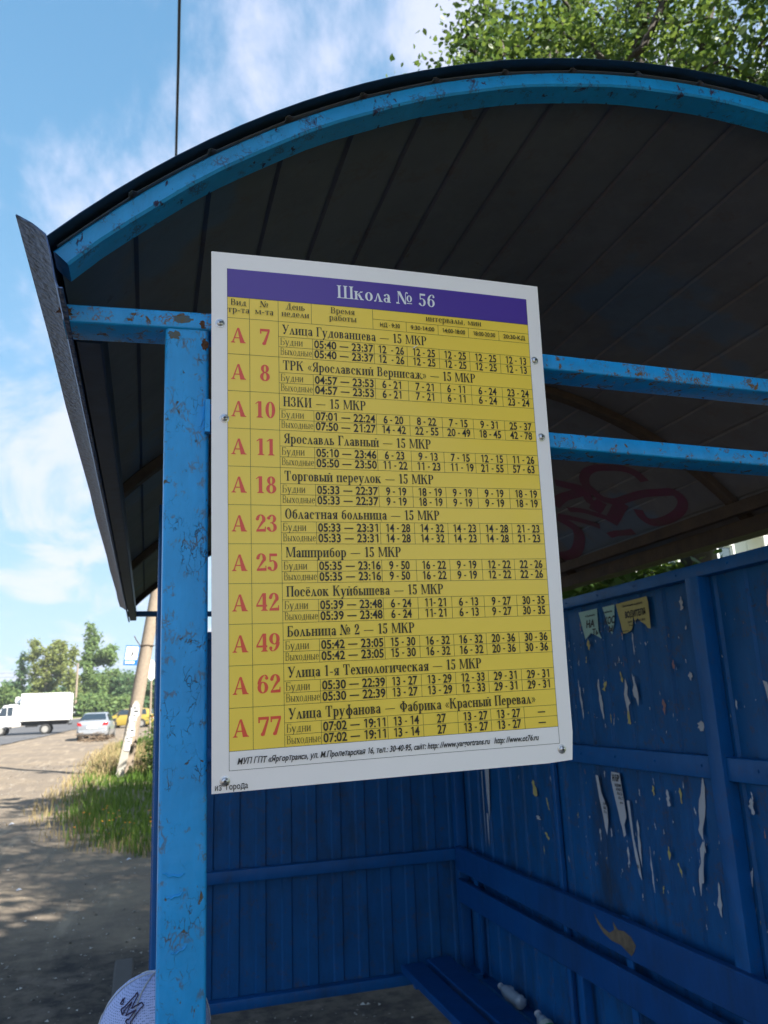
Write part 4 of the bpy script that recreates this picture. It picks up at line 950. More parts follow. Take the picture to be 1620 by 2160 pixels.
# distant trees across the road
def far_tree(label, x, y, top, rx, kind, seed, lm, n=2600, lobes=None, trunkh=None, ls=.26, group='trees beyond the road', name='broadleaf_tree'):
    z0 = hgt(y)-.1; H = top-z0; rs = np.random.RandomState(seed); B = []
    if kind == 'poplar':
        for (dx, t0, t1, w) in lobes:
            for k in range(5):
                t = t0+(t1-t0)*(k+.5)/5; B.append(((x+dx*(1+.25*t), y+rs.randn()*.5, z0+H*t), (w*.78*(1-.35*abs(t-.35)), w, H*(t1-t0)/8), 1))
    else:
        B = [((x, y, z0+H*.48), (rx, rx, H*.46), 3)]+[((x+rs.randn()*rx*.6, y+rs.randn(), z0+H*(.25+.5*rs.rand())), (rx*.55, rx*.6, H*.22), 1) for _ in range(4)]
    return tree(label, (x, y, z0), B, H*.72, 110, n, ls*(.8 if kind == 'poplar' else 1), lm, M['bark_pale'] if kind == 'poplar' else M['bark'], seed, .32 if kind == 'poplar' else .4, .02, .28, (0,0), group, name=name, shape=4, wob=.12)
Yt = 110
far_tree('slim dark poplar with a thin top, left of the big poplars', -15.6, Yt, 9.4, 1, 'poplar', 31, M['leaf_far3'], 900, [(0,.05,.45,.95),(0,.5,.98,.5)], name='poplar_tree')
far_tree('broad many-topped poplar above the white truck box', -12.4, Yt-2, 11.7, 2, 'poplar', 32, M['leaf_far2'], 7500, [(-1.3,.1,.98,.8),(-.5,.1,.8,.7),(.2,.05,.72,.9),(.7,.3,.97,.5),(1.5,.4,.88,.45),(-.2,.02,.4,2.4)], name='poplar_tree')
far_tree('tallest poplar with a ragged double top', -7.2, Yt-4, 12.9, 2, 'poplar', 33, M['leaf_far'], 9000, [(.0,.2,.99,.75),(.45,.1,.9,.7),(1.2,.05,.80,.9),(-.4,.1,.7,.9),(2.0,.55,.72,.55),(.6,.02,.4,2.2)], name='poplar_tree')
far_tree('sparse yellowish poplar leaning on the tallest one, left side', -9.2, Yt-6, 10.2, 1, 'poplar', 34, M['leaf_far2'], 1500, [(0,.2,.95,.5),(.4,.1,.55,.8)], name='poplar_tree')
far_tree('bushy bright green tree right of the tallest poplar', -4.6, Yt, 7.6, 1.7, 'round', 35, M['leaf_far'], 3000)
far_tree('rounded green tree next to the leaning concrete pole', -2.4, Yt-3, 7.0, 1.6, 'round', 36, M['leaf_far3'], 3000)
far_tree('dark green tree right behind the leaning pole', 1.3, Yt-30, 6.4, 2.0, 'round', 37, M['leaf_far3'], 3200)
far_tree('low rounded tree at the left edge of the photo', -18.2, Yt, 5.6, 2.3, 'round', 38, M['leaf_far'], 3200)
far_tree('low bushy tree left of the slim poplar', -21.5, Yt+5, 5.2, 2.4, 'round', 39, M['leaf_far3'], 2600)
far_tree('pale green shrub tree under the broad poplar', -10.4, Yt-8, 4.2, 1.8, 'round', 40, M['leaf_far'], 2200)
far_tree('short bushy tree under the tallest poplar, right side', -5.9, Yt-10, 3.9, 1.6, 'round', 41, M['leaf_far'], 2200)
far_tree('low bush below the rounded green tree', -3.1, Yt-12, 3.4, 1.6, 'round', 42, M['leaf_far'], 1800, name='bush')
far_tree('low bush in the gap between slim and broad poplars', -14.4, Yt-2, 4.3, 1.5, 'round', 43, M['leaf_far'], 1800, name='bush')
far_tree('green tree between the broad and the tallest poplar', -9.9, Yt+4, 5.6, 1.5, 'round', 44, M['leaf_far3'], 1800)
# far-off wood closing the view
rs = np.random.RandomState(77); P = []
for k in range(260):
    a = rs.rand(); x = -190+a*330; y = 175+rs.rand()*25; hh = 4.5+3.2*rs.rand(); c = np.array([x, y, hgt(y)+hh*.5]); P.append(c+rs.randn(120, 3)*np.array([2.3,1.6,hh*.24]))
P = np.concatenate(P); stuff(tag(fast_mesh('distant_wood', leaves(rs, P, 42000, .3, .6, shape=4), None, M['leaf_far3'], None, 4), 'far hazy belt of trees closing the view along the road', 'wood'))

# ---------------------------------------------------------------- grass verge
def inpoly(x, y, P):
    c = np.zeros(len(x), bool); j = len(P)-1
    for i in range(len(P)):
        xi, yi = P[i]; xj, yj = P[j]; k = ((yi > y) != (yj > y)) & (x < (xj-xi)*(y-yi)/(yj-yi+1e-12)+xi); c ^= k; j = i
    return c
VERGE = [(.0,10.4),(-.65,11.6),(-1.25,13.6),(-1.5,15.5),(-1.45,18.5),(-1.65,22.5),(-1.4,30),(-1.15,40),(.3,45),(5,60),(9,60),(6,10.4)]
def blades(rs, n, poly, box, hmin, hmax, wd, dens=None, lean=.5):
    x = rs.rand(n)*(box[1]-box[0])+box[0]; u_ = rs.rand(n); y = box[2]+(box[3]-box[2])*u_**1.35
    k = inpoly(x+rs.randn(n)*.12, y, poly); 
    if dens is not None: k &= rs.rand(n) < dens(x, y)
    x, y = x[k], y[k]; n = len(x); z = np.array([gz(a, b) for a, b in zip(x, y)])
    cl = .6+.4*np.sin(x*4.1+np.sin(y*2.3)*2)*np.sin(y*1.7+x); h = (hmin+(hmax-hmin)*rs.rand(n)**1.5)*cl
    a = rs.rand(n)*6.283; dx, dy = np.cos(a), np.sin(a); w = wd*(.6+.8*rs.rand(n))*(1+.035*np.maximum(0, y-10)); b_ = rs.rand(n)*6.283; ln_ = lean*h*rs.rand(n)
    lx, ly = np.cos(b_)*ln_, np.sin(b_)*ln_
    p0 = np.stack([x-dx*w, y-dy*w, z-.02], 1); p1 = np.stack([x+dx*w, y+dy*w, z-.02], 1)
    p2 = np.stack([x+dx*w*.7+lx*.4, y+dy*w*.7+ly*.4, z+h*.6], 1); p3 = np.stack([x+lx, y+ly, z+h], 1)
    p2b = np.stack([x-dx*w*.7+lx*.4, y-dy*w*.7+ly*.4, z+h*.6], 1)
    return np.stack([p0, p1, p2, p3, p2b], 1).reshape(-1, 3)
rs = np.random.RandomState(5)
stuff(tag(fast_mesh('grass', blades(rs, 62000, VERGE, (-1.8, 5, 10.2, 58), .14, .46, .0065, lambda x, y: .25+.75*np.clip((x+1.5)/.8, 0, 1)), None, M['grass'], None, 5), 'long green grass on the verge beside the shelter post', 'grass'))
DRY = [(.3,10.1),(-.9,11.3),(-1.65,13.6),(-2.0,16),(-1.9,22),(-2.0,30),(-1.7,41),(.6,47),(1.5,40),(.9,28),(.1,24),(-.9,20),(-.6,13),(.4,10.6)]
stuff(tag(fast_mesh('dry_grass', np.concatenate([blades(rs, 15000, DRY, (-2.2, 1.8, 10, 47), .05, .3, .006), blades(rs, 9000, [(-1.5,22),(-1.4,34),(1.2,34),(1.2,22)], (-1.6,1.3,22,34), .2,.62,.007)]), None, M['straw'], None, 5), 'dry yellow grass fringe between the dirt and the green verge', 'grass'))
stuff(tag(fast_mesh('far_grass', np.concatenate([blades(rs, 16000, [(-60,86),(-1,101),(12,108),(12,120),(-60,120)], (-40,12,86,120), .2,.6,.02), blades(rs, 9000, [(1.6,46),(3,76),(12,90),(16,46)], (1,16,46,90), .2,.7,.02)]), None, M['grass'], None, 5), 'grassy bank under the trees across the road', 'grass'))
# dandelion-like flowers at the near edge of the verge
fl = MB(); rf = random.Random(2)
for k in range(34):
    x, y = rf.uniform(-.95,.2), rf.uniform(11.2,13.4); z = gz(x,y)+rf.uniform(.1,.28)
    fl.sphere((x,y,z), .014,.014,.007, 6, 3, -40, 90)
stuff(tag(fl.build('flowers', mat('orange_flower', (.75,.28,.02), .7)), 'small orange and yellow flowers in the verge grass', 'flowers'))
# bush right of the pole, in the shade of the shelter row
tree('dark shaded bush right of the leaning pole foot', (.95,20.6,.07), [((.42,20.4,.75),(.30,.7,.7),2),((1.0,22,1.3),(.8,1.4,1.1),3)], .8, 80, 8200, .045, M['leaf_d'], M['bark'], 61, .16, .004, .03, name='bush', cat='bush', shape=4)
tree('tall bush at the verge beyond the leaning pole', (1.9,33,.1), [((1.5,33,1.3),(1.0,2,1.3),2),((2.6,36,2.2),(1.6,2,1.6),3)], 1.2, 70, 4200, .09, M['leaf_far3'], M['bark'], 62, .25, .006, .05, name='bush', cat='bush', shape=4)
# heap of cut branches behind the car
b = MB(); rb = random.Random(8)
for k in range(70):
    x, y = rb.gauss(-2.55,.45), rb.gauss(45.0,.25); z = hgt(y)+abs(rb.gauss(.08,.1)); a = rb.uniform(0,6.3); l = rb.uniform(.25,.7)
    b.tube([(x-math.cos(a)*l/2,y-math.sin(a)*l*.3,z),(x,y,z+.08),(x+math.cos(a)*l/2,y+math.sin(a)*l*.3,z+rb.uniform(0,.18))], rb.uniform(.008,.022), 4)
tag(b.build('brush_pile', mat('dry_branches', (.13,.09,.055), .9)), 'low heap of dry cut branches behind the silver car', 'brush pile')

# ---------------------------------------------------------------- leaning concrete pole
pole = thing('utility_pole', 'leaning concrete pole plastered with notices, carrying the bus stop sign', 'pole', (-.46,22,.05))
pl0, pl1 = Vector((-.56,22,-.2)), Vector((.62,22,8.4))
def onpole(z): t = (z-pl0.z)/(pl1.z-pl0.z); return pl0+(pl1-pl0)*t
b = MB(); b.loft([[pl0+(pl1-pl0)*t+Vector(((.19-.06*t)*math.cos(2*math.pi*k/16), (.19-.06*t)*math.sin(2*math.pi*k/16), 0)) for k in range(16)] for t in [i/10 for i in range(11)]])
b.build('shaft', M['conc'], pole, smooth=50)
b = MB(); s0, s1 = Vector((-.66,21.75,-.1)), Vector((-.28,21.8,1.85))
b.loft([[s0+(s1-s0)*t+Vector((x,y,0)) for x, y in ((-.1,-.09),(.1,-.09),(.1,.09),(-.1,.09))] for t in (0,.5,1)]+[[s1+Vector((x*.35,y*.35,.12)) for x, y in ((-.1,-.09),(.1,-.09),(.1,.09),(-.1,.09))]])
b.build('concrete_stub', mat('pale_concrete', (.3,.27,.22), .9, noise=(12,.6,(.3,.29,.27))), pole)
rb = random.Random(4)
for k in range(16):
    t = .45+.52*rb.random(); c = s0+(s1-s0)*t; w, h = rb.uniform(.05,.09), rb.uniform(.06,.11); dx = rb.uniform(-.03,.05); y = c.y-.094-.002*k
    b = MB(); b.add([(c.x+dx-w,y,c.z-h),(c.x+dx+w,y,c.z-h+rb.uniform(-.02,.02)),(c.x+dx+w,y-.004,c.z+h),(c.x+dx-w,y,c.z+h)], [(0,1,2,3)])
    if k % 3 == 0: b.mi = 1; b.add([(c.x+dx-w*.7,y-.006,c.z-h*.1),(c.x+dx+w*.7,y-.006,c.z-h*.1),(c.x+dx+w*.7,y-.007,c.z+h*.35),(c.x+dx-w*.7,y-.006,c.z+h*.35)], [(0,1,2,3)])
    b.build('glued_notice', [mat('aged_white_paper_%d' % k, (.45+.2*rb.random(),)*3, .8), M['ink']], pole)
b = MB(); c = onpole(3.42)
b.tube([c+Vector((.18*math.cos(a_),.18*math.sin(a_),.01*math.sin(a_*3))) for a_ in [i*math.pi/8 for i in range(17)]], .012, 5); b.tube([c+Vector((-.17,-.08,0)),c+Vector((-.28,-.12,.16)),c+Vector((-.33,-.12,.26))], .014, 5)
b.tube([c+Vector((.1,-.16,0)),c+Vector((.3,-.2,-.02))], .01, 5); b.build('clamp', M['ruststeel'], pole)
# bus stop sign
bs = thing('bus_stop_sign', 'blue and white bus stop plate hanging left of the leaning pole', 'sign', (-.46,21.8,2.9))
def tilt(x, z): a = R(7); return (-.445+x*math.cos(a)+z*math.sin(a), 21.78, 3.16-x*math.sin(a)*.4+z*math.cos(a))
def plate(x0, z0, x1, z1, dy, name, mt):
    b = MB(); P = [tilt(x, z) for x, z in ((x0,z0),(x1,z0),(x1,z1),(x0,z1))]; b.loft([[(x,y+.02*(dy == 0),z) for x, y, z in P], [(x,y-.004-dy,z) for x, y, z in P]]); return b.build(name, mt, bs)
M['sblue'] = mat('road_sign_blue', (.004,.10,.36), .4); M['swhite'] = mat('road_sign_white', (.75,.76,.78), .4)
plate(-.175,-.26,.175,.26,0,'plate',M['sblue']); plate(-.15,-.115,.15,.225,.003,'white_field',M['swhite'])
plate(-.02,-.03,.03,.0,.006,'figure_base',M['ink']); plate(-.012,.0,.035,.09,.0065,'pictogram',M['ink']); plate(-.13,-.215,.10,-.155,.004,'name_strip',M['swhite'])
b = MB(); b.tube([tilt(.17,.2), (-.26,21.86,3.38)], .01, 5); b.build('bracket', M['ruststeel'], bs)
# diamond priority sign back behind the pole
ds = thing('road_sign', 'pale diamond road sign seen behind the leaning pole', 'sign', (.02,24,.1))
b = MB(); b.loft([[(.09+x*.30,24+y,2.86+z*.30) for x, z in ((-1,0),(0,-1.05),(1,0),(0,1.05))] for y in (0,.02)]); b.build('plate', mat('pale_yellow_plate', (.7,.68,.58), .5), ds)
b = MB(); b.tube([(.09,24.06,.0),(.09,24.06,2.95)], .03, 8); b.build('sign_post', M['conc'], ds)

# wires
def wire(name, label, P, r, sag=0):
    b = MB(); Q = []
    for i in range(25):
        t = i/24; q = Vector(P[0]).lerp(Vector(P[1]), t); q.z -= sag*4*t*(1-t); q.x += .004*math.sin(i*2.3); Q.append(q)
    b.tube(Q, r, 6); return b, Q
b, Q = wire('', '', ((-.315,-12,6.5),(.44,22,6.5)), .011, 0)
oh = tag(b.build('overhead_cable', M['dark']), 'twisted black overhead cable running up from the roof to the top of the photo', 'cable')
w = MB(); c = Vector((.045,4.25,6.5)); w.tube([c, c+Vector((-.05,-.03,-.03)), c+Vector((-.085,-.03,-.03)), c+Vector((-.075,-.05,-.07)), c+Vector((-.03,-.05,-.06))], .0025, 4)
for k, z in enumerate((8.6,7.9,7.2)):
    b, Q = wire('', '', ((-70,150,z+1.1),(20,150,z+.9)), .035, .8)
    tag(b.build('power_line', mat('grey_wire', (.12,.13,.15), .6) if k == 0 else bpy.data.materials['grey_wire']), ('topmost of three thin power lines crossing behind the distant poplars','middle one of three thin power lines crossing behind the distant poplars','lowest of three thin power lines crossing behind the distant poplars')[k], 'power line', 'power lines behind the poplars')
for k, (x, y, h, lab) in enumerate(((-8.15,100,6.2,'pale pole with black and white painted foot under the poplars'),(-16.6,150,8.6,'distant grey pole carrying the thin power lines'),(-46,150,9.2,'distant grey pole beyond the left edge of the photo'),(14,150,9.0,'distant pole hidden behind the bushes'))):
    t = thing('utility_pole', lab, 'pole', (x,y,hgt(y))); b = MB(); b.tube([(x,y,hgt(y)-.3),(x+.05,y,hgt(y)+h)], [.16,.1], 8); b.build('shaft', M['conc'], t)
    if k == 0:
        for j in range(4):
            b = MB(); b.tube([(x,y,hgt(y)+.1+j*.32),(x,y,hgt(y)+.1+j*.32+.17)], .175, 8); b.build('painted_band', M['swhite'] if j % 2 else M['ink'], t)

# ---------------------------------------------------------------- vehicles
def wheel(parent, c, r, w, face, name='wheel'):
    """parent without a stored base: local coordinates; face = +1 / -1 side of the outer face along y"""
    x, y, z = c; b = MB(); n = 20; prof = [(-w/2,.72),(-w/2,.93),(-w*.38,1),(w*.38,1),(w/2,.93),(w/2,.72)]
    b.loft([[(x+r*k*math.cos(2*math.pi*j/n), y+q, z+r*k*math.sin(2*math.pi*j/n)) for j in range(n)] for q, k in prof]); t = b.build(name, M['rubber'], parent, smooth=30)
    b = MB(); f = face*w*.5; b.loft([[(x+r*k*math.cos(2*math.pi*j/n), y+f*q, z+r*k*math.sin(2*math.pi*j/n)) for j in range(n)] for q, k in ((1.02,.70),(1.02,.62),(.7,.52),(.75,.2),(1.0,.17),(1.0,.02))]); o = b.build('rim', M['rim'], parent, smooth=30); o.parent = t
    return t
def body_loft(stations, mt, parent, name='body', smooth=35):
    """stations: (x, [(halfwidth, z) from sill to roof centre])"""
    b = MB(); b.loft([[(x, -w, z) for w, z in sec]+[(x, w, z) for w, z in reversed(sec)] for x, sec in stations]); return b.build(name, mt, parent, smooth=smooth)
# white box truck: x forward (drives to the left), local y left side... its side faces the camera
tr = thing('box_truck', 'white refrigerated box truck driving left on the road', 'truck', (-10.95,62,hgt(62)+.04), rz=math.pi, world=False)
# local x = forward (world -x), origin under the front bumper; body spans x from -5.6 to 0
W2 = 1.0
cabsec = lambda zb, zl, zt, wt: [(W2*.90,zb),(W2*.97,zb+.1),(W2*.98,zl),(W2*wt,zt-.06),(W2*wt*.85,zt)]
body_loft([(-2.45,cabsec(.62,1.25,2.08,.86)),(-1.75,cabsec(.55,1.28,2.12,.86)),(-1.25,cabsec(.5,1.28,2.04,.84)),(-.78,cabsec(.5,1.27,1.36,.92)),(-.35,cabsec(.5,1.12,1.2,.9)),(-.08,cabsec(.5,.95,1.05,.86)),(.0,cabsec(.55,.8,.9,.8))], M['white'], tr, 'cab')
def yside(pts, y, name, mt, parent, t=.012):
    b = MB(); s = 1 if y > 0 else -1; b.loft([[(x, y, z) for x, z in pts], [(x, y+s*t, z) for x, z in pts]] if s < 0 else [[(x, y+s*t, z) for x, z in pts], [(x, y, z) for x, z in pts]]); return b.build(name, mt, parent)
for s in (1, -1):
    dr = yside([(-1.95,.62),(-.95,.62),(-.82,1.22),(-1.95,1.28)], s*.985, 'door', M['white'], tr)
    wn = MB(); y0, y1 = s*1.0, s*.885
    wn.loft([[(-1.9,y0,1.33),(-.98,y0,1.33),(-1.2,y1,1.9),(-1.9,y1,1.95)],[(-1.9,y0+s*.012,1.33),(-.98,y0+s*.012,1.33),(-1.2,y1+s*.012,1.9),(-1.9,y1+s*.012,1.95)]]); wn.build('side_window', M['glass'], tr)
    b = MB(); b.box(-1.55 if s > 0 else -1.55, s*1.0-.004, 1.31, -1.52, s*1.0+.02, 1.9); b.build('window_pillar', M['white'], tr)
    b = MB(); b.loft([[(-1.02,s*1.03,1.35),(-.92,s*1.03,1.35),(-.92,s*1.2,1.35),(-1.02,s*1.2,1.35)],[(-1.02,s*1.03,1.62),(-.92,s*1.03,1.62),(-.92,s*1.2,1.62),(-1.02,s*1.2,1.62)]]); b.build('mirror', M['dark'], tr)
    b = MB(); n = 14; x0, r = -1.13, .46      # wheel arch lip
    b.loft([[(x0+k*math.cos(math.pi*j/n), s*.99, .42+k*math.sin(math.pi*j/n)) for j in range(n+1)] for k in (.36,r)]+[[(x0+r*math.cos(math.pi*j/n), s*1.02, .42+r*math.sin(math.pi*j/n)) for j in range(n+1)]], caps=False, closed=False); b.build('wheel_arch', M['dark'], tr)
    wheel(tr, (-1.13,s*.82,.34), .36, .2, s); wheel(tr, (-4.05,s*.84,.34), .36, .26, s)
b = MB(); b.loft([[(-.80,-.80,1.36),(-.80,.80,1.36),(-1.22,.70,1.98),(-1.22,-.70,1.98)],[(-.775,-.80,1.37),(-.775,.80,1.37),(-1.195,.70,1.99),(-1.195,-.70,1.99)]]); b.build('windscreen', M['glass'], tr)
b = MB(); b.loft([[(-.02,-.85,.45),(.06,-.8,.45),(.06,.8,.45),(-.02,.85,.45)],[(-.02,-.85,.72),(.06,-.8,.72),(.06,.8,.72),(-.02,.85,.72)]]); b.build('bumper', M['dark'], tr)
for s in (1,-1):
    b = MB(); b.sphere((-.03,s*.68,.86), .08,.14,.09, 10, 6); b.build('headlight', M['rim'], tr)
bx = MB(); bx.box(-5.62,-1.04,.94,-2.42,1.04,2.80); box_ = bx.build('cargo_box', M['white'], tr)
for s in (1,-1):
    for (x0,z0,x1,z1) in ((-5.64,.92,-5.60,2.82),(-2.44,.92,-2.40,2.82),(-5.6,.915,-2.44,.965),(-5.6,2.775,-2.44,2.825)):
        b = MB(); b.box(x0, s*1.04-.015, z0, x1, s*1.04+.015, z1); o = b.build('edge_trim', M['rim'] if z0 < .93 and x1-x0 > 1 else M['white'], tr); o.parent = box_
    pr = Print(lambda u, v, k, s=s: (u if s < 0 else -u-8.02, s*(1.0415)+s*k*1e-5, -v))
    # faint worn emblem: an arc and three lines of script
    for i in range(26):
        a0, a1 = R(20+i*9), R(20+(i+1)*9); rr0 = .52
        pr.put([(-3.95+rr0*1.1*math.cos(a0),-1.95-rr0*math.sin(a0)),(-3.95+rr0*1.1*math.cos(a1),-1.95-rr0*math.sin(a1)),(-3.95+(rr0+.02)*1.1*math.cos(a1),-1.95-(rr0+.02)*math.sin(a1)),(-3.95+(rr0+.02)*1.1*math.cos(a0),-1.95-(rr0+.02)*math.sin(a0))])
    for (u0, u1, v) in ((-4.4,-3.3,-2.08),(-4.5,-3.2,-1.88),(-4.3,-3.5,-1.70)):
        n = 18
        for i in range(n): x = u0+(u1-u0)*i/n; hh = .03+.03*((i*7) % 3); pr.put([(x,v+hh),(x+.035,v+hh),(x+.03,v-hh),(x+.005,v-hh)])
    o = pr.b.build('faded_emblem', mat('faded_print', (.62,.55,.45), .5), tr); o.parent = box_
b = MB(); b.box(-2.40,-.55,2.18,-1.98,.55,2.62); b.box(-1.98,-.45,2.3,-1.9,.45,2.5); b.build('reefer_unit', M['white'], tr)
b = MB(); b.box(-1.905,-.4,2.28,-1.88,.4,2.52); b.build('grille', M['dark'], tr)
b = MB()
for s in (-.4,.4): b.box(-5.5,s-.04,.62,-2.3,s+.04,.8)
b.box(-5.66,-.95,.56,-5.56,.95,.66); b.box(-5.5,-.9,.80,-2.5,.9,.92); b.build('chassis', M['dark'], tr)
b = MB(); b.box(-3.35,-.98,.5,-2.55,-.7,.78); b.build('fuel_tank', M['rim'], tr)
b = MB(); b.sphere((-1.62,-.45,1.66), .11,.1,.14, 10, 8); b.tube([(-1.62,-.45,1.55),(-1.62,-.45,1.35),(-1.66,-.45,1.1)], [.06,.19,.22], 10)
drv = thing('person', 'driver in a dark top sitting at the wheel of the white truck', 'person', (-9.33,62.45,hgt(62)+1.1))
b2 = MB(); b2.sphere((-9.33,62.62,hgt(62)+1.70), .09,.1,.13, 12, 8); b2.loft([[(-9.33+w_*math.cos(2*math.pi*k/12), 62.62+w_*1.2*math.sin(2*math.pi*k/12), hgt(62)+z_) for k in range(12)] for w_, z_ in ((.2,1.0),(.19,1.35),(.17,1.48),(.06,1.55),(.055,1.62))])
b2.build('body', mat('tanned_skin', (.35,.2,.13), .6), drv, smooth=50)
b2 = MB(); b2.loft([[(-9.33+w_*math.cos(2*math.pi*k/12), 62.62+w_*1.2*math.sin(2*math.pi*k/12), hgt(62)+z_) for k in range(12)] for w_, z_ in ((.21,1.0),(.20,1.35),(.18,1.49),(.075,1.54))]); b2.build('shirt', M['dark'], drv, smooth=50)

def car(name, label, paint_, base, rz, L_=4.4, Wd=.84, H=1.46, hatch=False):
    t = thing(name, label, 'car', base, rz=rz, world=False)
    # local x forward, origin on the ground at the rear bumper
    def sec(zb, zm, zs, zt, wm, ws, wt):     # sill, mid, shoulder, top
        return [(Wd*wm*.93,zb),(Wd*wm,zb+.12),(Wd*wm,zm),(Wd*ws,zs),(Wd*wt,zt-.03),(Wd*wt*.8,zt)]
    h = H
    if hatch: st = [(0,sec(.35,.6,.85,.95,.86,.84,.8)),(.06,sec(.25,.62,.92,1.0,.95,.92,.86)),(.25,sec(.22,.65,.95,h-.12,1,.97,.70)),(.7,sec(.2,.66,.96,h-.01,1,.98,.76)),(1.6,sec(.2,.66,.96,h,1,.98,.78)),(2.3,sec(.2,.66,.95,h-.05,1,.98,.76)),(3.0,sec(.2,.66,.92,1.0,1,.97,.88)),(3.6,sec(.22,.62,.8,.86,.97,.92,.85)),(L_-.12,sec(.25,.55,.66,.7,.9,.86,.8)),(L_,sec(.35,.5,.58,.62,.8,.78,.72))]
    else: st = [(0,sec(.38,.62,.8,.86,.84,.82,.78)),(.08,sec(.26,.64,.92,1.0,.95,.9,.84)),(.55,sec(.22,.66,.96,1.03,1,.95,.84)),(1.2,sec(.2,.67,.96,h-.03,1,.96,.70)),(1.9,sec(.2,.67,.96,h,1,.96,.74)),(2.5,sec(.2,.67,.95,h-.05,1,.96,.72)),(3.2,sec(.2,.66,.93,1.0,1,.95,.86)),(3.9,sec(.22,.62,.84,.88,.97,.92,.84)),(L_-.1,sec(.25,.55,.7,.74,.9,.86,.8)),(L_,sec(.35,.5,.6,.64,.8,.78,.72))]
    body_loft(st, paint_, t)
    gw = .012
    # rear window
    if hatch: q = [(.08,.66,1.0),(.235,.56,h-.13)]
    else: q = [(.60,.67,1.065),(1.14,.555,h-.085)]
    b = MB(); (xa,wa,za),(xb,wb,zb) = q; b.add([(xa-.02,-wa,za+gw),(xa-.02,wa,za+gw),(xb-.02,wb,zb+gw),(xb-.02,-wb,zb+gw)], [(0,1,2,3)]); b.v += [(x+.015,y,z-.02) for x, y, z in b.v[:4]]; b.f += [(7,6,5,4),(0,4,5,1),(1,5,6,2),(2,6,7,3),(3,7,4,0)]; b.m += [0]*5; b.build('rear_window', M['glass'], t)
    b = MB(); b.add([(2.58,-.57,h-.09),(2.58,.57,h-.09),(3.17,.68,1.02),(3.17,-.68,1.02)], [(0,3,2,1)]); b.v += [(x-.02,y,z-.03) for x, y, z in b.v[:4]]; b.f += [(4,5,6,7),(0,1,5,4),(1,2,6,5),(2,3,7,6),(3,0,4,7)]; b.m += [0]*5; b.build('windscreen', M['glass'], t)
    for s in (1,-1):
        for (x0,x1,x2,x3) in (((.45 if hatch else .95),1.75,1.7,(.55 if hatch else 1.25)),(1.82,2.85,2.42,1.78)):
            b = MB(); o_ = s*.006; P = [(x0,s*Wd*.955+o_,1.0),(x1,s*Wd*.955+o_,1.0),(x2,s*Wd*.77+o_,h-.09),(x3,s*Wd*.77+o_,h-.09)]
            b.loft([P,[(x,y+s*.012,z) for x,y,z in P]]); b.build('side_window', M['glass'], t)
        for x in (.85, L_-.82):
            b = MB(); b.tube([(x,s*(Wd-.1),.31),(x,s*(Wd+.003),.31)], .36, 20); b.build('wheel_arch', M['dark'], t); wheel(t, (x,s*(Wd-.09),.30), .30, .19, s)
        b = MB(); zl = .84 if not hatch else .8
        b.loft([[(-.01,s*.53,zl-.09),(-.01,s*.76,zl-.07),(-.005,s*.77,zl+.09),(-.01,s*.60,zl+.07)],[(.10,s*.53,zl-.09),(.16,s*.82,zl-.07),(.16,s*.82,zl+.1),(.10,s*.60,zl+.07)]]); b.build('tail_light', M['red'], t)
        b = MB(); b.loft([[(L_-.03,s*.45,.60),(L_-.10,s*.74,.60),(L_-.14,s*.72,.70),(L_-.05,s*.45,.69)],[(L_+.012,s*.45,.60),(L_-.06,s*.75,.60),(L_-.1,s*.73,.70),(L_-.01,s*.45,.69)]]); b.build('headlight', M['rim'], t)
        b = MB(); b.sphere((2.55,s*(Wd+.09),1.02), .06,.1,.07, 8, 6); b.build('mirror', M['dark'], t)
    b = MB(); b.loft([[(-.05,-.62,.34),(-.05,.62,.34),(-.05,.72,.5),(-.05,-.72,.5)],[(.1,-.74,.32),(.1,.74,.32),(.1,.8,.54),(.1,-.8,.54)]]); b.build('bumper', paint_, t)
    b = MB(); b.box(-.03,-.26,.60,-.015,.26,.72); b.build('number_plate', M['swhite'], t)
    b = MB(); b.box(.3,-.7,.17,L_-.3,.7,.26); b.build('underbody', M['dark'], t)
    return t
car('silver_sedan', 'silver sedan parked on the dirt shoulder, seen from behind', M['silver'], (-2.90,47.0,hgt(47)+.02), R(86), 4.35, .84, 1.46)
car('yellow_hatchback', 'mustard yellow hatchback half hidden behind the leaning pole', M['yellow'], (.55,67.5,hgt(67)+.03), R(170), 3.9, .82, 1.5, True)

# ---------------------------------------------------------------- apartment building behind the shelter
M['panel'] = mat('white_building_panel', (.62,.62,.6), .85, noise=(1.5,.4,(.5,.5,.48)), bump=(30,.2))
M['bglass'] = mat('building_glass', (.04,.06,.07), .08, spec=.8)
ab = thing('apartment_building', 'white panel apartment block glimpsed through leaves above the rear wall', 'building', (32,37,0))
X0, X1, YB = 12.0, 54.0, 32.0
floors = 5; bays = 12; bw = (X1-X0)/bays; fh = 2.8; base_h = .9
b = MB()
for f in range(floors):
    for k in range(bays):
        x = X0+k*bw; z = base_h+f*fh; wx0, wx1, wz0, wz1 = x+.9, x+bw-.9, z+.85, z+2.3
        y0, y1 = YB, YB+.3
        for (a, c, d, e) in ((x,z,wx0,z+fh),(wx1,z,x+bw,z+fh),(wx0,z,wx1,wz0),(wx0,wz1,wx1,z+fh)):
            b.box(a+(.012 if a == x else 0), y0, c+.012, d-(.012 if d == x+bw else 0), y1, e-(.012 if e == z+fh else 0))
b.build('facade', M['panel'], ab)
b = MB(); b.box(X0,YB+.3,0,X1,YB+11,base_h+floors*fh); b.box(X0-.1,YB-.05,-.2,X1+.1,YB+.29,base_h-.02); b.build('block', mat('grey_building_core', (.3,.3,.29), .9), ab)
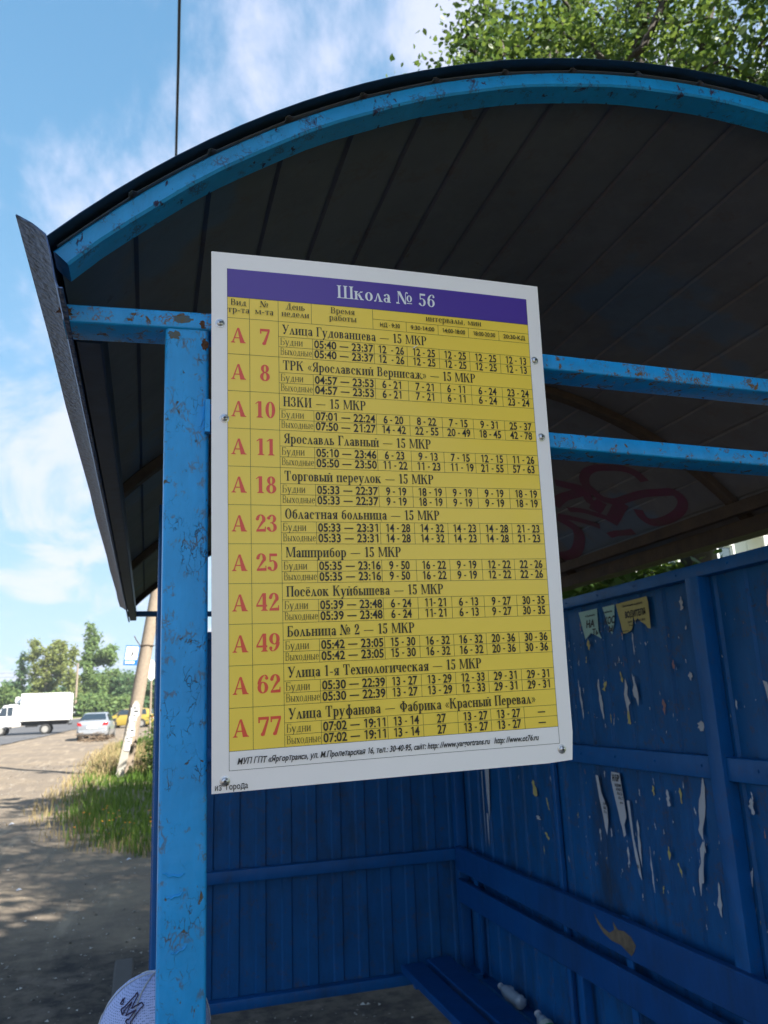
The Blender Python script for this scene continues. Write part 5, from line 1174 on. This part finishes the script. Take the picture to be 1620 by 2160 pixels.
b = MB(); b.box(X0-.3,YB-.35,base_h+floors*fh+.003,X1+.3,YB+11.3,base_h+floors*fh+.4); b.build('roof', M['panel'], ab)
wm = gm_ = None
for f in range(floors):
    for k in range(bays):
        x = X0+k*bw; z = base_h+f*fh; wx0, wx1, wz0, wz1 = x+.9, x+bw-.9, z+.85, z+2.3
        if wm is None:
            q = MB(); ox, oz = wx0, wz0; w_, h_ = wx1-wx0, wz1-wz0
            for (a,c,d,e) in ((0,0,w_,.07),(0,h_-.07,w_,h_),(0,.07,.07,h_-.07),(w_-.07,.07,w_,h_-.07),(w_/2-.04,.07,w_/2+.04,h_-.07)): q.box(a,.12,c,d,.2,e)
            o = q.build('window', M['swhite'], None); wm = o.data; bpy.data.objects.remove(o)
            q = MB(); q.box(.07,.15,.07,w_-.07,.17,h_-.07); o = q.build('pane', M['bglass'], None); gm_ = o.data; bpy.data.objects.remove(o)
        o = link('window', wm, ab); o.location = (wx0-32, YB-37, wz0); p = link('pane', gm_, o)
for f in range(1, floors):
    for k in (2, 5, 8, 11):
        x = X0+k*bw; z = base_h+f*fh
        b = MB(); b.box(x+.1,YB-1.2,z-.05,x+bw-.1,YB-.003,z+.1); b.box(x+.1,YB-1.2,z+.1,x+bw-.1,YB-1.12,z+1.05); b.box(x+.1,YB-1.12,z+.1,x+.18,YB-.003,z+1.05); b.box(x+bw-.18,YB-1.12,z+.1,x+bw-.1,YB-.003,z+1.05)
        b.box(x+.1,YB-1.14,z+2.2,x+bw-.1,YB-1.06,z+2.6); b.box(x+.1,YB-1.14,z+1.05,x+.2,YB-1.06,z+2.2); b.box(x+bw-.2,YB-1.14,z+1.05,x+bw-.1,YB-1.06,z+2.2)
        b.build('balcony', M['panel'], ab)

# ---------------------------------------------------------------- person with a white mesh cap, just behind the near post
def person_fig():
    t = thing('person', 'person in a white mesh cap standing low behind the near shelter post', 'person', (.075,1.30,0))
    PEOPLE.append(t)
    J = {'pel':(.075,1.30,.72),'chest':(.075,1.305,.98),'neck':(.075,1.31,1.13),'head':(.072,1.30,1.20),'top':(.070,1.295,1.30),
         'sl':(-.06,1.33,1.07),'el':(-.10,1.36,.86),'hl':(-.09,1.29,.68),'sr':(.21,1.30,1.07),'er':(.26,1.33,.86),'hr':(.24,1.26,.68),
         'kl':(.01,1.28,.40),'al':(.005,1.31,.07),'tl':(-.02,1.21,.03),'kr':(.145,1.29,.40),'ar':(.15,1.32,.07),'tr':(.16,1.22,.03)}
    Rr = {'pel':(.12,.09),'chest':(.13,.085),'neck':(.05,.05),'head':(.07,.08),'top':(.062,.072),'sl':(.05,.05),'el':(.036,.036),'hl':(.026,.018),'sr':(.05,.05),'er':(.036,.036),'hr':(.026,.018),
         'kl':(.055,.055),'al':(.035,.035),'tl':(.03,.022),'kr':(.055,.055),'ar':(.035,.035),'tr':(.03,.022)}
    E_ = [('pel','chest'),('chest','neck'),('neck','head'),('head','top'),('chest','sl'),('sl','el'),('el','hl'),('chest','sr'),('sr','er'),('er','hr'),('pel','kl'),('kl','al'),('al','tl'),('pel','kr'),('kr','ar'),('ar','tr')]
    for s, h in ((-1,'hl'),(1,'hr')):               # five bent fingers per hand
        hx, hy, hz = J[h]
        for k in range(5):
            n1, n2 = h+'a%d' % k, h+'b%d' % k; th = k == 4
            J[n1] = (hx+(.018*(k-1.5) if not th else -.03*s), hy-.02-(.012 if th else 0), hz-(.045-.004*abs(k-1.5) if not th else .02)); J[n2] = (J[n1][0]-.004*s, J[n1][1]-.012, J[n1][2]-(.03 if not th else .022))
            Rr[n1] = (.008,.008); Rr[n2] = (.0065,.0065); E_ += [(h,n1),(n1,n2)]
    names = list(J); me = bpy.data.meshes.new('body'); bx_, by_, bz_ = .075, 1.30, 0
    me.from_pydata([(J[n][0]-bx_, J[n][1]-by_, J[n][2]-bz_) for n in names], [(names.index(a), names.index(c)) for a, c in E_], [])
    o = link('body', me, t); bm = bmesh.new(); bm.from_mesh(me); lay = bm.verts.layers.skin.verify(); bm.verts.ensure_lookup_table()
    for v, n in zip(bm.verts, names): v[lay].radius = Rr[n]; v[lay].use_root = n == 'pel'
    bm.to_mesh(me); bm.free(); o.modifiers.new('skin', 'SKIN'); sb = o.modifiers.new('sub', 'SUBSURF'); sb.levels = 1; sb.render_levels = 1
    dg = bpy.context.evaluated_depsgraph_get(); dg.update(); m2 = bpy.data.meshes.new_from_object(o.evaluated_get(dg)); o.modifiers.clear(); o.data = m2; m2.materials.clear(); m2.materials.append(mat('skin_tone', (.42,.26,.19), .55)); m2.shade_smooth()
    # clothes: shirt and trousers follow the body a centimetre out
    def cloth(name, zlo, zhi, mt, grow, xlim=9):
        b = bmesh.new(); b.from_mesh(m2); bmesh.ops.delete(b, geom=[f for f in b.faces if not all(zlo <= v.co.z <= zhi and abs(v.co.x) < xlim for v in f.verts)], context='FACES')
        b.normal_update()
        for v in b.verts: v.co += v.normal*grow
        me_ = bpy.data.meshes.new(name); b.to_mesh(me_); b.free(); me_.materials.clear(); me_.materials.append(mt); me_.shade_smooth(); return link(name, me_, t)
    cloth('shirt', .70, 1.12, mat('navy_shirt', (.03,.04,.09), .85), .010); cloth('trousers', .10, .74, mat('grey_trousers', (.08,.08,.09), .85), .013, .14)
    f = Vector((-.45,-.89,0)); rgt = Vector((.89,-.45,0)); hc = Vector((.071,1.298,1.235))     # face looks down the road past the camera
    for s in (-1,1):
        b = MB(); c = hc+f*.078+rgt*s*.032+Vector((0,0,.005)); b.sphere(tuple(c), .010,.010,.010, 8, 6); b.build('eye', M['swhite'], t)
    b = MB(); b.sphere(tuple(hc+f*.094+Vector((0,0,-.02))), .011,.012,.018, 8, 6); b.build('nose', bpy.data.materials['skin_tone'], t)
    b = MB(); b.sphere(tuple(hc+f*.082+Vector((0,0,-.052))), .018,.012,.005, 8, 6); b.build('mouth', mat('lips', (.3,.1,.09), .5), t)
    # cap: six-panel mesh dome with a brim and outlined letters
    cm_ = bpy.data.materials.new('white_cap_mesh'); cm_.use_nodes = True; nt = cm_.node_tree; bb = nt.nodes['Principled BSDF']; bb.inputs['Roughness'].default_value = .8
    tc = N(nt, 'ShaderNodeTexCoord'); vo = N(nt, 'ShaderNodeTexVoronoi'); vo.inputs['Scale'].default_value = 330; vo.inputs['Randomness'].default_value = .15; L(nt, tc.outputs['Object'], vo.inputs['Vector'])
    mr = N(nt, 'ShaderNodeMapRange'); L(nt, vo.outputs[0], mr.inputs[0]); mr.inputs[1].default_value = .25; mr.inputs[2].default_value = .4
    mx = N(nt, 'ShaderNodeMix', data_type='RGBA'); L(nt, mr.outputs[0], mx.inputs[0]); mx.inputs[6].default_value = (.10,.14,.30,1); mx.inputs[7].default_value = (.36,.44,.74,1); L(nt, mx.outputs[2], bb.inputs['Base Color'])
    C0 = Vector((.075,1.295,1.262)); RX, RZ = .094, .096
    def dome(az, el, e=0): # az from the face direction
        a = R(az); h_ = (f*math.cos(a)+rgt*math.sin(a)); return C0+h_*((RX+e)*math.cos(R(el)))+Vector((0,0,(RZ+e)*math.sin(R(el))**.92 if el > 0 else 0))
    b = MB(); rings = [[dome(a, el, .0015*abs(math.sin(R(a*3)))) for a in range(0, 360, 10)] for el in (0,10,20,32,45,58,70,80,88)]; b.loft(rings); cap = b.build('cap', cm_, t, smooth=60)
    for a in range(0, 180, 60):
        b = MB(); b.tube([dome(a if k < 10 else a+180, [4,14,24,34,44,54,64,74,82,88][k] if k < 10 else [88,82,74,64,54,44,34,24,14,4][k-10], .001) for k in range(20)], .0014, 4); o = b.build('seam', M['paper'], t); o.parent = cap
    b = MB(); top = []; bot = []
    for k in range(15):
        a = -60+120*k/14; e = .075*math.cos(R(a*1.4)); p = dome(a, 3); q = p+(f)*e+Vector((0,0,-.012-.012*abs(a)/60)); top += [p, q]
    b.loft([[top[2*k], top[2*k+1], top[2*k+1]-Vector((0,0,.003)), top[2*k]-Vector((0,0,.003))] for k in range(15)]); o = b.build('brim', M['paper'], t, smooth=40); o.parent = cap
    P3 = []
    M_out = [(0,0),(.3,0),(.3,.12),(.22,.12),(.22,.62),(.5,.12),(.78,.62),(.78,.12),(.7,.12),(.7,0),(1,0),(1,.12),(.95,.12),(.95,.88),(1,.88),(1,1),(.78,1),(.5,.48),(.22,1),(0,1),(0,.88),(.05,.88),(.05,.12),(0,.12)]
    def onc(x, y): return dome(LET[0]+LET[2]*(x*math.cos(R(LET[4]))-y*math.sin(R(LET[4]))), LET[1]+LET[3]*(x*math.sin(R(LET[4]))+y*math.cos(R(LET[4]))), .0025)
    b = MB()
    for a_, c_ in zip(M_out, M_out[1:]+M_out[:1]):
        b.tube([onc(*a_), onc((a_[0]+c_[0])/2,(a_[1]+c_[1])/2), onc(*c_)], .0011, 4)
    C_ = [(-.55,.15),(-.35,.0),(-.2,.1),(-.25,.2),(-.38,.14),(-.5,.25)]
    b.tube([onc(*q) for q in C_], .0011, 4); o = b.build('cap_lettering', mat('dark_navy_thread', (.02,.01,.05), .7), t); o.parent = cap
LET = (-20, 38, 22, 22, -35)
PEOPLE = []
person_fig()
PEOPLE[0].location = (.030, 1.555, -.055)
# thin summer haze over the whole place
hz = MB(); hz.box(gx[0]-30, gy[0]-30, -1.6, gx[-1]+30, gy[-1]+30, 19); hm = bpy.data.materials.new('haze'); hm.use_nodes = True; nt = hm.node_tree; nt.nodes.clear()
ho = N(nt, 'ShaderNodeOutputMaterial'); hv = N(nt, 'ShaderNodeVolumePrincipled'); hv.inputs['Density'].default_value = .0006; hv.inputs['Color'].default_value = (.86,.92,1,1); hv.inputs['Anisotropy'].default_value = .2; L(nt, hv.outputs[0], ho.inputs[1])
stuff(tag(hz.build('haze', hm), 'thin pale summer haze in the air over the road', 'haze'))
for o in bpy.data.objects:
    if '_b' in o: del o['_b']
